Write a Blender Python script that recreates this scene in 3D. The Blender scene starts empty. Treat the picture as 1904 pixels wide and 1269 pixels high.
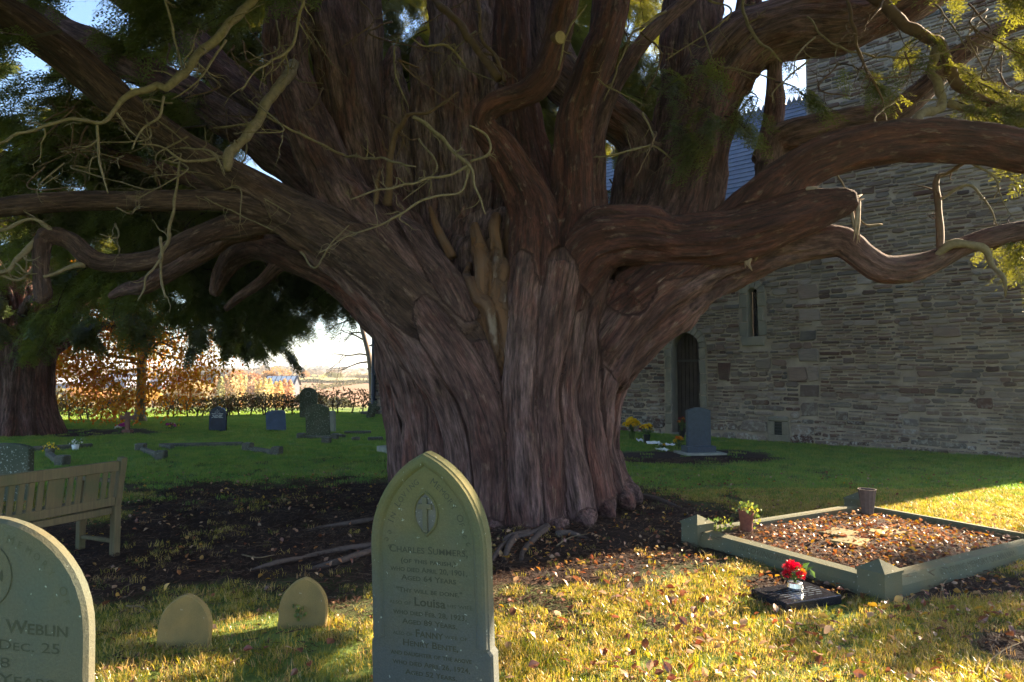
import bpy, bmesh, math, random
import numpy as np
from mathutils import Vector, Matrix, Euler, kdtree

random.seed(7); rng = np.random.default_rng(7)
R = math.radians
scene = bpy.context.scene
col = scene.collection

# ------------------------------------------------------------------ camera
CAM = Vector((0.0, 0.0, 1.6)); FPX = 1904*24.0/36.0; PITCH = math.atan(60.5/FPX)
cd = bpy.data.cameras.new('camera'); cam = bpy.data.objects.new('camera', cd); col.objects.link(cam)
cd.lens = 24; cd.sensor_width = 36; cd.clip_start = 0.05; cd.clip_end = 9000
cam.location = CAM; cam.rotation_euler = (math.pi/2 + PITCH, 0, 0)
scene.camera = cam

# ------------------------------------------------------------------ sky, sun, exposure
SUN_AZ, SUN_EL = R(59.2), R(22.5)            # azimuth clockwise from +Y
SUN_DIR = Vector((math.sin(SUN_AZ)*math.cos(SUN_EL), math.cos(SUN_AZ)*math.cos(SUN_EL), math.sin(SUN_EL)))
world = bpy.data.worlds.new('World'); scene.world = world; world.use_nodes = True
wn = world.node_tree; wn.nodes.clear()
sky = wn.nodes.new('ShaderNodeTexSky'); sky.sky_type = 'NISHITA'; sky.sun_disc = False
sky.sun_elevation = SUN_EL; sky.sun_rotation = SUN_AZ; sky.air_density = 1.0; sky.dust_density = 1.2; sky.ozone_density = 3.0
bg = wn.nodes.new('ShaderNodeBackground'); bg.inputs[1].default_value = 0.07
wo = wn.nodes.new('ShaderNodeOutputWorld')
wn.links.new(sky.outputs[0], bg.inputs[0]); wn.links.new(bg.outputs[0], wo.inputs[0])
sl = bpy.data.lights.new('sun', 'SUN'); sl.energy = 5.0; sl.angle = R(0.6); sl.color = (1.0, 0.80, 0.55)
sun = bpy.data.objects.new('sun', sl); col.objects.link(sun)
sun.rotation_euler = (-SUN_DIR).to_track_quat('-Z', 'Y').to_euler(); sun.location = (30, 20, 30)
vs = scene.view_settings; vs.view_transform = 'Standard'; vs.look = 'None'; vs.gamma = 1; vs.use_curve_mapping = False
vs.exposure = 2.75
scene.cycles.use_denoising = True
scene.cycles.use_adaptive_sampling = True; scene.cycles.adaptive_threshold = 0.018
scene.cycles.max_bounces = 5; scene.cycles.diffuse_bounces = 3; scene.cycles.glossy_bounces = 2
scene.cycles.transmission_bounces = 4; scene.cycles.transparent_max_bounces = 4; scene.cycles.volume_bounces = 0
scene.cycles.sample_clamp_indirect = 6

# ------------------------------------------------------------------ helpers
_sp, _cp = math.sin(PITCH), math.cos(PITCH)
def ray(px, py):
    a = (px - 952)/FPX; b = (634.5 - py)/FPX
    return Vector((a, _cp - b*_sp, _sp + b*_cp))
def at(px, py, Y):
    d = ray(px, py); return CAM + d*(Y/d.y)
def gnd(px, py, z=0.0):
    d = ray(px, py); return CAM + d*((z - CAM.z)/d.z)
def px_of(p):
    d = Vector(p) - CAM; f = d.y*_cp + d.z*_sp; u = -d.y*_sp + d.z*_cp
    return 952 + FPX*d.x/f, 634.5 - FPX*u/f

def _hash(ix, iy, iz, seed):
    h = (ix*374761393 + iy*668265263 + iz*2147483647 + seed*1274126177) & 0xFFFFFFFF
    h = ((h ^ (h >> 13))*1274126177) & 0xFFFFFFFF
    h = h ^ (h >> 16)
    return (h & 0xFFFF)/32767.5 - 1.0
def vnoise(P, seed=0):
    P = np.asarray(P, float); I = np.floor(P).astype(np.int64); F = P - I; F = F*F*(3 - 2*F)
    out = 0
    for dx in (0, 1):
        wx = F[:, 0] if dx else 1 - F[:, 0]
        for dy in (0, 1):
            wy = F[:, 1] if dy else 1 - F[:, 1]
            for dz in (0, 1):
                wz = F[:, 2] if dz else 1 - F[:, 2]
                out = out + wx*wy*wz*_hash(I[:, 0]+dx, I[:, 1]+dy, I[:, 2]+dz, seed)
    return out
def fbm(P, seed=0, o=3):
    P = np.asarray(P, float); s = 0; a = 1
    for k in range(o):
        s = s + a*vnoise(P*(2**k), seed + k); a *= 0.5
    return s

MW = {}                                   # world matrices of the empties
def thing(name, label, cat, loc=(0, 0, 0), rotz=0, group=None, tilt=(0, 0)):
    o = bpy.data.objects.new(name, None); col.objects.link(o); o.empty_display_size = 0.1
    o.location = loc; o.rotation_euler = (tilt[0], tilt[1], rotz)
    MW[o] = Matrix.Translation(Vector(loc)) @ Euler((tilt[0], tilt[1], rotz)).to_matrix().to_4x4()
    o['label'] = label; o['category'] = cat
    if group: o['group'] = group
    return o
def tag(o, label, cat=None, group=None, kind=None):
    o['label'] = label
    if cat: o['category'] = cat
    if group: o['group'] = group
    if kind: o['kind'] = kind
    return o
def mesh_obj(name, V, F, mat, parent=None, smooth=False, world=False, kind=None, label=None):
    V = np.asarray(V, float)
    if world and parent is not None and parent in MW:
        A = np.array(MW[parent].inverted()); V = V @ A[:3, :3].T + A[:3, 3]
    me = bpy.data.meshes.new(name)
    if isinstance(F, np.ndarray):
        n, k = F.shape
        me.vertices.add(len(V)); me.vertices.foreach_set('co', V.astype(np.float32).ravel())
        me.loops.add(n*k); me.loops.foreach_set('vertex_index', F.astype(np.int32).ravel())
        me.polygons.add(n); me.polygons.foreach_set('loop_start', np.arange(0, n*k, k, dtype=np.int32))
        me.update(calc_edges=True)
    else:
        me.from_pydata(V.tolist(), [], F)
    if smooth: me.polygons.foreach_set('use_smooth', np.ones(len(me.polygons), bool))
    if mat: me.materials.append(mat)
    o = bpy.data.objects.new(name, me); col.objects.link(o)
    if parent is not None: o.parent = parent
    if kind: o['kind'] = kind
    if label: o['label'] = label
    return o
def link_obj(name, me, parent=None, loc=(0, 0, 0), rot=(0, 0, 0), scale=(1, 1, 1)):
    o = bpy.data.objects.new(name, me); col.objects.link(o); o.parent = parent
    o.location = loc; o.rotation_euler = rot; o.scale = scale
    return o

class MB:
    def __init__(s): s.V = []; s.F = []; s.n = 0; s.fa = []
    def add(s, V, F, val=0.0):
        s.V.extend([tuple(v) for v in V]); s.F.extend([tuple(i + s.n for i in f) for f in F]); s.fa.extend([val]*len(F)); s.n += len(V)
        return s
    def box(s, c, size, rz=0, bev=0.0, M=None):
        x, y, z = [v/2 for v in size]; b = min(bev, x*.9, y*.9, z*.9)
        if b > 0:
            V = []
            for sx in (-1, 1):
                for sy in (-1, 1):
                    for sz in (-1, 1):
                        V += [(sx*x, sy*(y-b), sz*(z-b)), (sx*(x-b), sy*y, sz*(z-b)), (sx*(x-b), sy*(y-b), sz*z)]
            bm = bmesh.new(); [bm.verts.new(v) for v in V]
            r = bmesh.ops.convex_hull(bm, input=bm.verts); bm.verts.index_update()
            V = [v.co.copy() for v in bm.verts]; F = [[v.index for v in f.verts] for f in bm.faces]; bm.free()
        else:
            V = [(sx*x, sy*y, sz*z) for sx in (-1, 1) for sy in (-1, 1) for sz in (-1, 1)]
            F = [(0, 1, 3, 2), (4, 6, 7, 5), (0, 4, 5, 1), (2, 3, 7, 6), (0, 2, 6, 4), (1, 5, 7, 3)]
        T = Matrix.Translation(Vector(c)) @ (M.to_4x4() if M else Matrix.Rotation(rz, 4, 'Z'))
        return s.add([T @ Vector(v) for v in V], F)
    def tube(s, pts, rad, n=8, cap=True):
        V, F = tube(pts, rad, n, cap); return s.add(V, F)
    def build(s, name, mat, parent=None, smooth=False, world=False, kind=None, label=None):
        return mesh_obj(name, s.V, s.F, mat, parent, smooth, world, kind, label)

def frames(P):
    P = np.asarray(P, float); T = np.gradient(P, axis=0); T /= np.linalg.norm(T, axis=1)[:, None] + 1e-9
    a = np.array([0, 0, 1.0]) if abs(T[0, 2]) < 0.9 else np.array([0, 1.0, 0])
    n = np.cross(T[0], a); n /= np.linalg.norm(n); Ns = [n]
    for i in range(1, len(P)):
        n = Ns[-1] - T[i]*np.dot(Ns[-1], T[i]); n /= np.linalg.norm(n) + 1e-9; Ns.append(n)
    Ns = np.array(Ns); return T, Ns, np.cross(T, Ns)
def spline(P, r, step=0.08):
    """Catmull-Rom through points P with radii r, resampled about every step metres."""
    P = np.asarray(P, float); r = np.asarray(r, float)
    Q = np.vstack([2*P[0]-P[1], P, 2*P[-1]-P[-2]]); out = []; ro = []
    for i in range(len(P)-1):
        p0, p1, p2, p3 = Q[i:i+4]; L = np.linalg.norm(p2-p1); k = max(2, int(L/step))
        for t in np.arange(k)/k:
            out.append(0.5*((2*p1) + (-p0+p2)*t + (2*p0-5*p1+4*p2-p3)*t*t + (-p0+3*p1-3*p2+p3)*t**3)); ro.append(r[i]*(1-t)+r[i+1]*t)
    out.append(P[-1]); ro.append(r[-1]); return np.array(out), np.array(ro)
def tube(P, r, n=8, cap=True, lump=0.0, seed=0):
    P = np.asarray(P, float); T, A, B = frames(P); th = np.arange(n)*2*math.pi/n
    rr = np.repeat(np.asarray(r, float)[:, None], n, 1)
    V = P[:, None, :] + rr[:, :, None]*(np.cos(th)[None, :, None]*A[:, None, :] + np.sin(th)[None, :, None]*B[:, None, :])
    if lump:
        U = V.reshape(-1, 3); k = vnoise(U*3.2, seed).reshape(rr.shape)
        V = P[:, None, :] + (V - P[:, None, :])*(1 + lump*k)[:, :, None]
    m = len(P); V = V.reshape(-1, 3); F = []
    for i in range(m-1):
        for j in range(n):
            F.append((i*n+j, i*n+(j+1) % n, (i+1)*n+(j+1) % n, (i+1)*n+j))
    if cap: F.append(tuple(range(n-1, -1, -1))); F.append(tuple((m-1)*n+j for j in range(n)))
    return V, F
def offset_poly(P, d):
    """Inset a counter-clockwise 2D outline by d."""
    P = np.asarray(P, float); n = len(P); out = []
    for i in range(n):
        e1 = P[i]-P[i-1]; e2 = P[(i+1) % n]-P[i]
        e1 /= np.linalg.norm(e1)+1e-9; e2 /= np.linalg.norm(e2)+1e-9
        n1 = np.array([-e1[1], e1[0]]); n2 = np.array([-e2[1], e2[0]]); b = n1+n2; b /= np.linalg.norm(b)+1e-9
        out.append(P[i]+b*d/max(0.5, np.dot(b, n1)))
    return np.array(out)
def loft(mb, outline, rings, back=True):
    """rings: (inset, y) loops from the back to the front (y = -front); closed with caps. Outline in (x, z), counter-clockwise seen from -y."""
    n = len(outline); V = []; F = []
    for ins, y in rings:
        Q = offset_poly(outline, ins) if ins else np.asarray(outline, float)
        V += [(q[0], y, q[1]) for q in Q]
    for k in range(len(rings)-1):
        for i in range(n):
            F.append((k*n+i, k*n+(i+1) % n, (k+1)*n+(i+1) % n, (k+1)*n+i))
    F.append(tuple((len(rings)-1)*n+i for i in range(n)))
    if back: F.append(tuple(range(n-1, -1, -1)))
    return mb.add(V, F)

# ------------------------------------------------------------------ materials
def newmat(name):
    m = bpy.data.materials.new(name); m.use_nodes = True; nt = m.node_tree; nt.nodes.clear()
    out = nt.nodes.new('ShaderNodeOutputMaterial'); return m, nt, out
def nd(nt, t, **kw):
    n = nt.nodes.new(t)
    for k, v in kw.items():
        if k.startswith('i_'):
            k = k[2:]; k = int(k) if k.isdigit() else k.replace('_', ' ')
            s = n.inputs[k]
            if isinstance(v, bpy.types.NodeSocket): nt.links.new(v, s)
            else: s.default_value = v
        else: setattr(n, k, v)
    return n
def c4(c): return (c[0], c[1], c[2], 1)
def mixc(nt, f, a, b, mode='MIX'):
    n = nt.nodes.new('ShaderNodeMix'); n.data_type = 'RGBA'; n.blend_type = mode
    for s, v in ((n.inputs[0], f), (n.inputs[6], a), (n.inputs[7], b)):
        if isinstance(v, bpy.types.NodeSocket): nt.links.new(v, s)
        else: s.default_value = v if isinstance(v, float) or isinstance(v, int) else c4(v)
    return n.outputs[2]
def mrange(nt, v, a, b, c=0.0, d=1.0):
    n = nd(nt, 'ShaderNodeMapRange', i_0=v, i_1=a, i_2=b, i_3=c, i_4=d); return n.outputs[0]
def noise_(nt, vec, scale, detail=4, rough=0.55):
    n = nd(nt, 'ShaderNodeTexNoise', i_Scale=scale, i_Detail=detail, i_Roughness=rough)
    if vec is not None: nt.links.new(vec, n.inputs['Vector'])
    return n.outputs[0]
def scaled(nt, vec, s):
    n = nd(nt, 'ShaderNodeMapping'); nt.links.new(vec, n.inputs[0]); n.inputs['Scale'].default_value = s; return n.outputs[0]
def principled(nt, out, colr, rough=0.8, bump=None, bstr=0.5, bdist=0.01, spec=0.3, metal=0.0):
    p = nt.nodes.new('ShaderNodeBsdfPrincipled')
    for k, v in (('Base Color', colr), ('Roughness', rough)):
        if isinstance(v, bpy.types.NodeSocket): nt.links.new(v, p.inputs[k])
        else: p.inputs[k].default_value = c4(v) if k == 'Base Color' else v
    p.inputs['Specular IOR Level'].default_value = spec; p.inputs['Metallic'].default_value = metal
    if bump is not None:
        b = nd(nt, 'ShaderNodeBump', i_Strength=bstr, i_Distance=bdist); nt.links.new(bump, b.inputs['Height']); nt.links.new(b.outputs[0], p.inputs['Normal'])
    nt.links.new(p.outputs[0], out.inputs[0]); return p

def stone_mat(name, a, b, lichen=None, lich_t=0.62, scale=6.0, rough=0.9, bump=0.4, perobj=0.0, bdist=0.006, grime=None):
    m, nt, out = newmat(name); tc = nd(nt, 'ShaderNodeTexCoord').outputs['Object']
    c = mixc(nt, mrange(nt, noise_(nt, tc, scale, 5), 0.35, 0.65), a, b)
    if grime is not None:
        c = mixc(nt, mrange(nt, noise_(nt, scaled(nt, tc, (1, 1, .45)), scale*.55, 3), 0.45, 0.7), c, grime)
    if lichen is not None:
        v = noise_(nt, tc, scale*9, 3, 0.6)
        c = mixc(nt, mrange(nt, v, lich_t, lich_t+0.05), c, lichen)
    fine = noise_(nt, tc, scale*28, 4, 0.65)
    c = mixc(nt, 0.35, c, mixc(nt, fine, (0.25, 0.25, 0.25), (0.95, 0.95, 0.95)), 'OVERLAY')
    if perobj:
        r = nd(nt, 'ShaderNodeObjectInfo').outputs['Random']
        hs = nd(nt, 'ShaderNodeHueSaturation', i_Value=mrange(nt, r, 0, 1, 1-perobj, 1+perobj)); nt.links.new(c, hs.inputs['Color']); c = hs.outputs[0]
    principled(nt, out, c, rough, fine, bump, bdist); return m
def top_algae(name, low, hi_a, hi_b):
    """Grey stone below, yellow-green algae over the head of the stone."""
    m, nt, out = newmat(name); tc = nd(nt, 'ShaderNodeTexCoord').outputs['Object']; n = noise_(nt, tc, 4.5, 5); z = nd(nt, 'ShaderNodeSeparateXYZ', i_0=tc).outputs[2]
    zz = nd(nt, 'ShaderNodeMath', operation='MULTIPLY_ADD', i_0=n, i_1=.7, i_2=z).outputs[0]
    a = mixc(nt, mrange(nt, noise_(nt, tc, 3, 4), .35, .65), hi_a, hi_b); c = mixc(nt, mrange(nt, zz, .62, 1.35), low, a)
    c = mixc(nt, mrange(nt, noise_(nt, tc, 32, 3, .6), .68, .73), c, (.30, .33, .27)); f = noise_(nt, tc, 110, 4, .65)
    c = mixc(nt, .4, c, mixc(nt, f, (.2, .2, .2), (.95, .95, .95)), 'OVERLAY'); principled(nt, out, c, .9, f, .5, .006); return m
def plain(name, a, rough=0.7, spec=0.3, metal=0.0, var=0.25, scale=30):
    m, nt, out = newmat(name); tc = nd(nt, 'ShaderNodeTexCoord').outputs['Object']
    n = noise_(nt, tc, scale, 4); c = mixc(nt, n, tuple(v*(1-var) for v in a), tuple(min(1, v*(1+var)) for v in a))
    principled(nt, out, c, rough, n, 0.25, 0.003, spec, metal); return m
def leaf_mat(name, ramp, transl=0.4, tcol=None, gloss=0.04, per='inst'):
    """Two-sided leaf: diffuse + translucent, colour per instance from a ramp."""
    m, nt, out = newmat(name)
    if per == 'attr': r = nd(nt, 'ShaderNodeAttribute', attribute_name='tint').outputs['Fac']
    else: r = nd(nt, 'ShaderNodeObjectInfo').outputs['Random']
    cr = nt.nodes.new('ShaderNodeValToRGB'); nt.links.new(r, cr.inputs[0]); e = cr.color_ramp.elements
    while len(e) < len(ramp): e.new(0.5)
    for i, c in enumerate(ramp): e[i].position = i/(len(ramp)-1); e[i].color = c4(c)
    c = cr.outputs[0]
    d = nd(nt, 'ShaderNodeBsdfDiffuse', i_Color=c); t = nd(nt, 'ShaderNodeBsdfTranslucent')
    if tcol is not None: t.inputs[0].default_value = c4(tcol)
    else:
        hs = nd(nt, 'ShaderNodeHueSaturation', i_Value=1.6, i_Saturation=1.1); nt.links.new(c, hs.inputs['Color']); nt.links.new(hs.outputs[0], t.inputs[0])
    x = nd(nt, 'ShaderNodeMixShader', i_0=transl); nt.links.new(d.outputs[0], x.inputs[1]); nt.links.new(t.outputs[0], x.inputs[2])
    g = nd(nt, 'ShaderNodeBsdfGlossy', i_Roughness=0.35, i_Color=(0.9, 0.9, 0.9, 1)); y = nd(nt, 'ShaderNodeMixShader', i_0=gloss)
    nt.links.new(x.outputs[0], y.inputs[1]); nt.links.new(g.outputs[0], y.inputs[2]); nt.links.new(y.outputs[0], out.inputs[0]); return m

def bark_mat(name):
    """Fibrous yew bark following the strand coordinates stored in 'fib'; 'tone' holds how red, olive or grey the wood is."""
    m, nt, out = newmat(name)
    fib = nd(nt, 'ShaderNodeAttribute', attribute_name='fib').outputs['Vector']
    tone = nd(nt, 'ShaderNodeSeparateXYZ', i_0=nd(nt, 'ShaderNodeAttribute', attribute_name='tone').outputs['Vector'])
    f1 = noise_(nt, scaled(nt, fib, (26, 26, 2.6)), 1.0, 5, 0.6)
    f2 = noise_(nt, scaled(nt, fib, (75, 75, 9)), 1.0, 5, 0.65)
    pat = noise_(nt, scaled(nt, fib, (5, 5, 1.6)), 1.0, 4, 0.6)
    flake = noise_(nt, scaled(nt, fib, (16, 16, 6.5)), 1.0, 3, 0.6)
    grey = mixc(nt, mrange(nt, pat, .35, .65), (0.110, 0.060, 0.054), (0.30, 0.185, 0.165))
    red = mixc(nt, mrange(nt, pat, .35, .65), (0.050, 0.016, 0.012), (0.125, 0.042, 0.029))
    olive = mixc(nt, mrange(nt, pat, .35, .65), (0.050, 0.028, 0.019), (0.098, 0.058, 0.038))
    grey = mixc(nt, mrange(nt, noise_(nt, scaled(nt, fib, (3.2, 3.2, 1.1)), 1.0, 4, .6), .50, .66, 0, .75), grey, (0.20, 0.072, 0.052))
    c = mixc(nt, tone.outputs[0], grey, red); c = mixc(nt, tone.outputs[1], c, olive)
    c = mixc(nt, mrange(nt, flake, .58, .74), c, (0.22, 0.14, 0.105))
    c = mixc(nt, mrange(nt, f1, .30, .62, 0.92, 0.0), c, (0.026, 0.015, 0.013))
    c = mixc(nt, 0.7, c, mixc(nt, mrange(nt, f2, .25, .75), (0.1, 0.1, 0.1), (0.95, 0.95, 0.95)), 'OVERLAY')
    hgt = nd(nt, 'ShaderNodeMath', operation='MULTIPLY_ADD', i_0=f2, i_1=0.45, i_2=f1).outputs[0]
    hgt = nd(nt, 'ShaderNodeMath', operation='MULTIPLY_ADD', i_0=flake, i_1=0.5, i_2=hgt).outputs[0]
    principled(nt, out, c, 0.88, hgt, 1.0, 0.06, 0.2); return m

M = {}
M['bark'] = bark_mat('yew_bark')
M['needle'] = leaf_mat('yew_needles', [(0.016, 0.030, 0.011), (0.030, 0.052, 0.016), (0.052, 0.074, 0.018)], 0.30, (0.34, 0.33, 0.03), 0.05)
M['twig'] = plain('dead_twig', (0.165, 0.120, 0.068), 0.85, var=0.6, scale=26)
M['twig_brown'] = plain('brown_twig', (0.105, 0.058, 0.034), 0.85, var=0.55, scale=14)
M['dark_twig'] = plain('dark_twig', (0.05, 0.033, 0.025), 0.9, var=0.3)
M['grave'] = top_algae('olive_gravestone', (0.085, 0.092, 0.082), (0.135, 0.112, 0.042), (0.088, 0.094, 0.042))
M['grave2'] = top_algae('grey_olive_gravestone', (0.078, 0.082, 0.066), (0.12, 0.098, 0.05), (0.085, 0.092, 0.065))
M['small'] = stone_mat('tan_gravestone', (0.27, 0.19, 0.07), (0.19, 0.145, 0.06), (0.38, 0.35, 0.24), 0.70, 5, grime=(0.105, 0.10, 0.045))
M['vesica_dark_face'] = stone_mat('vesica_dark_stone', (0.13, 0.12, 0.10), (0.085, 0.085, 0.075), (0.45, 0.45, 0.42), 0.63, 8)
M['letter'] = plain('grimed_lettering', (0.058, 0.058, 0.035), 0.95)
M['letter_faint'] = plain('faint_lettering', (0.085, 0.085, 0.05), 0.95)
M['kerb'] = stone_mat('green_kerb_stone', (0.12, 0.118, 0.072), (0.088, 0.10, 0.066), (0.33, 0.35, 0.29), 0.67, 4, grime=(0.14, 0.115, 0.055))
M['old'] = stone_mat('weathered_kerb_stone', (0.11, 0.10, 0.075), (0.06, 0.06, 0.045), (0.3, 0.3, 0.25), 0.62, 7)
M['moss'] = stone_mat('mossy_gravestone', (0.085, 0.085, 0.055), (0.05, 0.06, 0.035), (0.32, 0.33, 0.27), 0.60, 4)
M['greyst'] = stone_mat('pale_grey_gravestone', (0.30, 0.30, 0.26), (0.21, 0.22, 0.18), (0.45, 0.45, 0.4), 0.66, 4)
M['redst'] = stone_mat('red_sandstone', (0.24, 0.11, 0.085), (0.16, 0.08, 0.06), (0.35, 0.3, 0.25), 0.68, 6)
M['blue'] = stone_mat('blue_grey_slate', (0.075, 0.105, 0.19), (0.055, 0.075, 0.13), (0.25, 0.28, 0.3), 0.70, 5, rough=0.6, bump=0.15)
M['navy'] = stone_mat('polished_navy_granite', (0.012, 0.022, 0.06), (0.008, 0.014, 0.036), None, rough=0.25, bump=0.02)
M['granite'] = stone_mat('grey_blue_granite', (0.042, 0.060, 0.085), (0.030, 0.044, 0.062), (0.10, 0.12, 0.15), 0.6, 14, rough=0.45, bump=0.05)
M['black'] = stone_mat('polished_black_granite', (0.022, 0.022, 0.028), (0.012, 0.012, 0.016), (0.09, 0.08, 0.09), 0.62, 16, rough=0.12, bump=0.02)
M['white_paint'] = plain('white_lettering', (0.5, 0.53, 0.55), 0.6)
M['mortar'] = stone_mat('lime_mortar', (0.40, 0.325, 0.255), (0.23, 0.185, 0.15), None, scale=2.2, bump=0.8, bdist=0.02)
M['dressed'] = stone_mat('dressed_sandstone', (0.255, 0.22, 0.165), (0.185, 0.165, 0.13), (0.36, 0.34, 0.30), 0.66, 4, perobj=0.15, grime=(0.15, 0.14, 0.12))
def rubble_mat(name, attr):
    m, nt, out = newmat(name); tc = nd(nt, 'ShaderNodeTexCoord').outputs['Object']
    r = nd(nt, 'ShaderNodeAttribute', attribute_name='tint').outputs['Fac'] if attr else nd(nt, 'ShaderNodeObjectInfo').outputs['Random']
    cr = nt.nodes.new('ShaderNodeValToRGB'); nt.links.new(r, cr.inputs[0]); e = cr.color_ramp.elements
    ramp = [(0.085, 0.045, 0.038), (0.18, 0.122, 0.10), (0.21, 0.15, 0.125), (0.085, 0.078, 0.076), (0.26, 0.205, 0.175), (0.06, 0.036, 0.032), (0.30, 0.25, 0.22)]
    while len(e) < len(ramp): e.new(0.5)
    for i, c in enumerate(ramp): e[i].position = i/(len(ramp)-1); e[i].color = c4(c)
    geo = nd(nt, 'ShaderNodeNewGeometry').outputs['Position']
    c = cr.outputs[0]; n1 = noise_(nt, scaled(nt, geo, (5, 5, 22)), 1.0, 5, 0.65)
    c = mixc(nt, 0.75, c, mixc(nt, n1, (0.15, 0.15, 0.15), (0.9, 0.9, 0.9)), 'OVERLAY')
    sep = nd(nt, 'ShaderNodeSeparateXYZ', i_0=geo)                     # pale lichen crust grows on the lowest courses
    low = mrange(nt, sep.outputs[2], 0.1, 1.3, 1.0, 0.0)
    li = nd(nt, 'ShaderNodeMath', operation='MULTIPLY', i_0=mrange(nt, noise_(nt, geo, 9, 4, .7), 0.50, 0.60), i_1=low).outputs[0]
    c = mixc(nt, li, c, (0.40, 0.37, 0.33))
    c = mixc(nt, mrange(nt, noise_(nt, geo, 0.9, 3), .52, .66, 0, .5), c, (0.20, 0.17, 0.135))
    principled(nt, out, c, 0.92, noise_(nt, scaled(nt, geo, (14, 14, 40)), 1.0, 5, .7), 0.8, 0.02, 0.2); return m
M['rubble'] = rubble_mat('rubble_stone', False); M['rubble_far'] = rubble_mat('rubble_stone_course', True)
M['slate'] = stone_mat('roof_slate', (0.115, 0.13, 0.17), (0.075, 0.09, 0.125), (0.2, 0.2, 0.19), 0.70, 3, rough=0.42, bump=0.2)
M['oak'] = stone_mat('weathered_dark_oak', (0.050, 0.040, 0.038), (0.030, 0.025, 0.026), None, scale=5, rough=0.7)
M['iron'] = plain('rusty_iron', (0.05, 0.05, 0.055), 0.55, 0.4)
M['pipe'] = plain('painted_pipe', (0.028, 0.038, 0.062), 0.45, 0.4)
M['lead'] = plain('lead_came', (0.10, 0.10, 0.10), 0.6)
def glass_mat():
    m, nt, out = newmat('old_window_glass'); principled(nt, out, (0.012, 0.014, 0.016), 0.12, noise_(nt, None, 20, 2), 0.2, 0.004, 0.6); return m
M['glass'] = glass_mat()
def wood_mat(name, a, b, alg):
    m, nt, out = newmat(name); tc = nd(nt, 'ShaderNodeTexCoord').outputs['Object']
    g = noise_(nt, scaled(nt, tc, (55, 55, 4)), 1.0, 4); c = mixc(nt, mrange(nt, g, .3, .7), a, b)
    c = mixc(nt, mrange(nt, noise_(nt, tc, 4, 4), .45, .65, 0, .8), c, alg); principled(nt, out, c, 0.8, g, 0.5, 0.004); return m
M['bench'] = wood_mat('weathered_teak', (0.155, 0.12, 0.06), (0.105, 0.08, 0.045), (0.088, 0.088, 0.042))
M['terracotta'] = plain('mossy_terracotta', (0.17, 0.06, 0.04), 0.9, var=0.5)
M['lead_vase'] = plain('grey_brown_vase', (0.10, 0.075, 0.065), 0.7, var=0.4)
M['silver'] = plain('chromed_pot', (0.75, 0.77, 0.8), 0.25, 0.5, 0.9, var=0.05)
M['wrap'] = plain('white_wrapper', (0.75, 0.76, 0.74), 0.4)
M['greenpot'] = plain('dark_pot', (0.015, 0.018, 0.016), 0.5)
M['petal_red'] = leaf_mat('red_petals', [(0.50, 0.012, 0.03), (0.65, 0.02, 0.05)], 0.35)
M['petal_yellow'] = leaf_mat('yellow_petals', [(0.72, 0.46, 0.015), (0.80, 0.56, 0.03)], 0.35)
M['petal_white'] = leaf_mat('white_petals', [(0.7, 0.68, 0.6), (0.75, 0.75, 0.7)], 0.3)
M['petal_maroon'] = leaf_mat('maroon_petals', [(0.13, 0.006, 0.018), (0.18, 0.01, 0.03)], 0.3)
M['petal_orange'] = leaf_mat('orange_petals', [(0.65, 0.16, 0.015), (0.7, 0.25, 0.03)], 0.3)
M['petal_pink'] = leaf_mat('pink_petals', [(0.42, 0.03, 0.22), (0.5, 0.05, 0.3)], 0.3)
M['stem'] = leaf_mat('flower_foliage', [(0.05, 0.10, 0.02), (0.08, 0.13, 0.03)], 0.3)
M['grass'] = leaf_mat('grass_blades', [(0.07, 0.10, 0.014), (0.13, 0.15, 0.018), (0.26, 0.23, 0.03), (0.42, 0.33, 0.06), (0.52, 0.38, 0.13), (0.28, 0.15, 0.07)], 0.5, None, 0.05)
M['lawn'] = leaf_mat('lawn_blades', [(0.09, 0.19, 0.03), (0.14, 0.24, 0.036), (0.19, 0.27, 0.042), (0.26, 0.27, 0.05)], 0.5, None, 0.05)
LEAFRAMP = [(0.10, 0.035, 0.018), (0.18, 0.06, 0.03), (0.30, 0.16, 0.085), (0.18, 0.055, 0.03), (0.29, 0.12, 0.035), (0.40, 0.26, 0.15), (0.16, 0.09, 0.06), (0.46, 0.27, 0.03), (0.13, 0.04, 0.025)]
M['leaf'] = leaf_mat('fallen_leaves', LEAFRAMP, 0.30, None, 0.05)
M['litter'] = leaf_mat('soil_litter', [(0.03, 0.018, 0.014), (0.055, 0.033, 0.025), (0.11, 0.07, 0.05), (0.045, 0.02, 0.014), (0.18, 0.125, 0.085)], 0.1, None, 0.02)
M['beech'] = leaf_mat('beech_leaves', [(0.42, 0.10, 0.01), (0.50, 0.19, 0.015), (0.44, 0.26, 0.02), (0.33, 0.08, 0.012)], 0.5, None, 0.03)
M['hedge'] = leaf_mat('hedge_leaves', [(0.035, 0.045, 0.014), (0.07, 0.065, 0.02), (0.12, 0.075, 0.03), (0.10, 0.10, 0.025)], 0.35, None, 0.03)
M['hedge_red'] = leaf_mat('russet_hedge_leaves', [(0.09, 0.055, 0.03), (0.15, 0.085, 0.04), (0.13, 0.11, 0.04)], 0.35, None, 0.03)
M['ivy'] = leaf_mat('ivy_leaves', [(0.05, 0.09, 0.02), (0.10, 0.14, 0.03), (0.30, 0.28, 0.05)], 0.35, None, 0.06)
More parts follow.
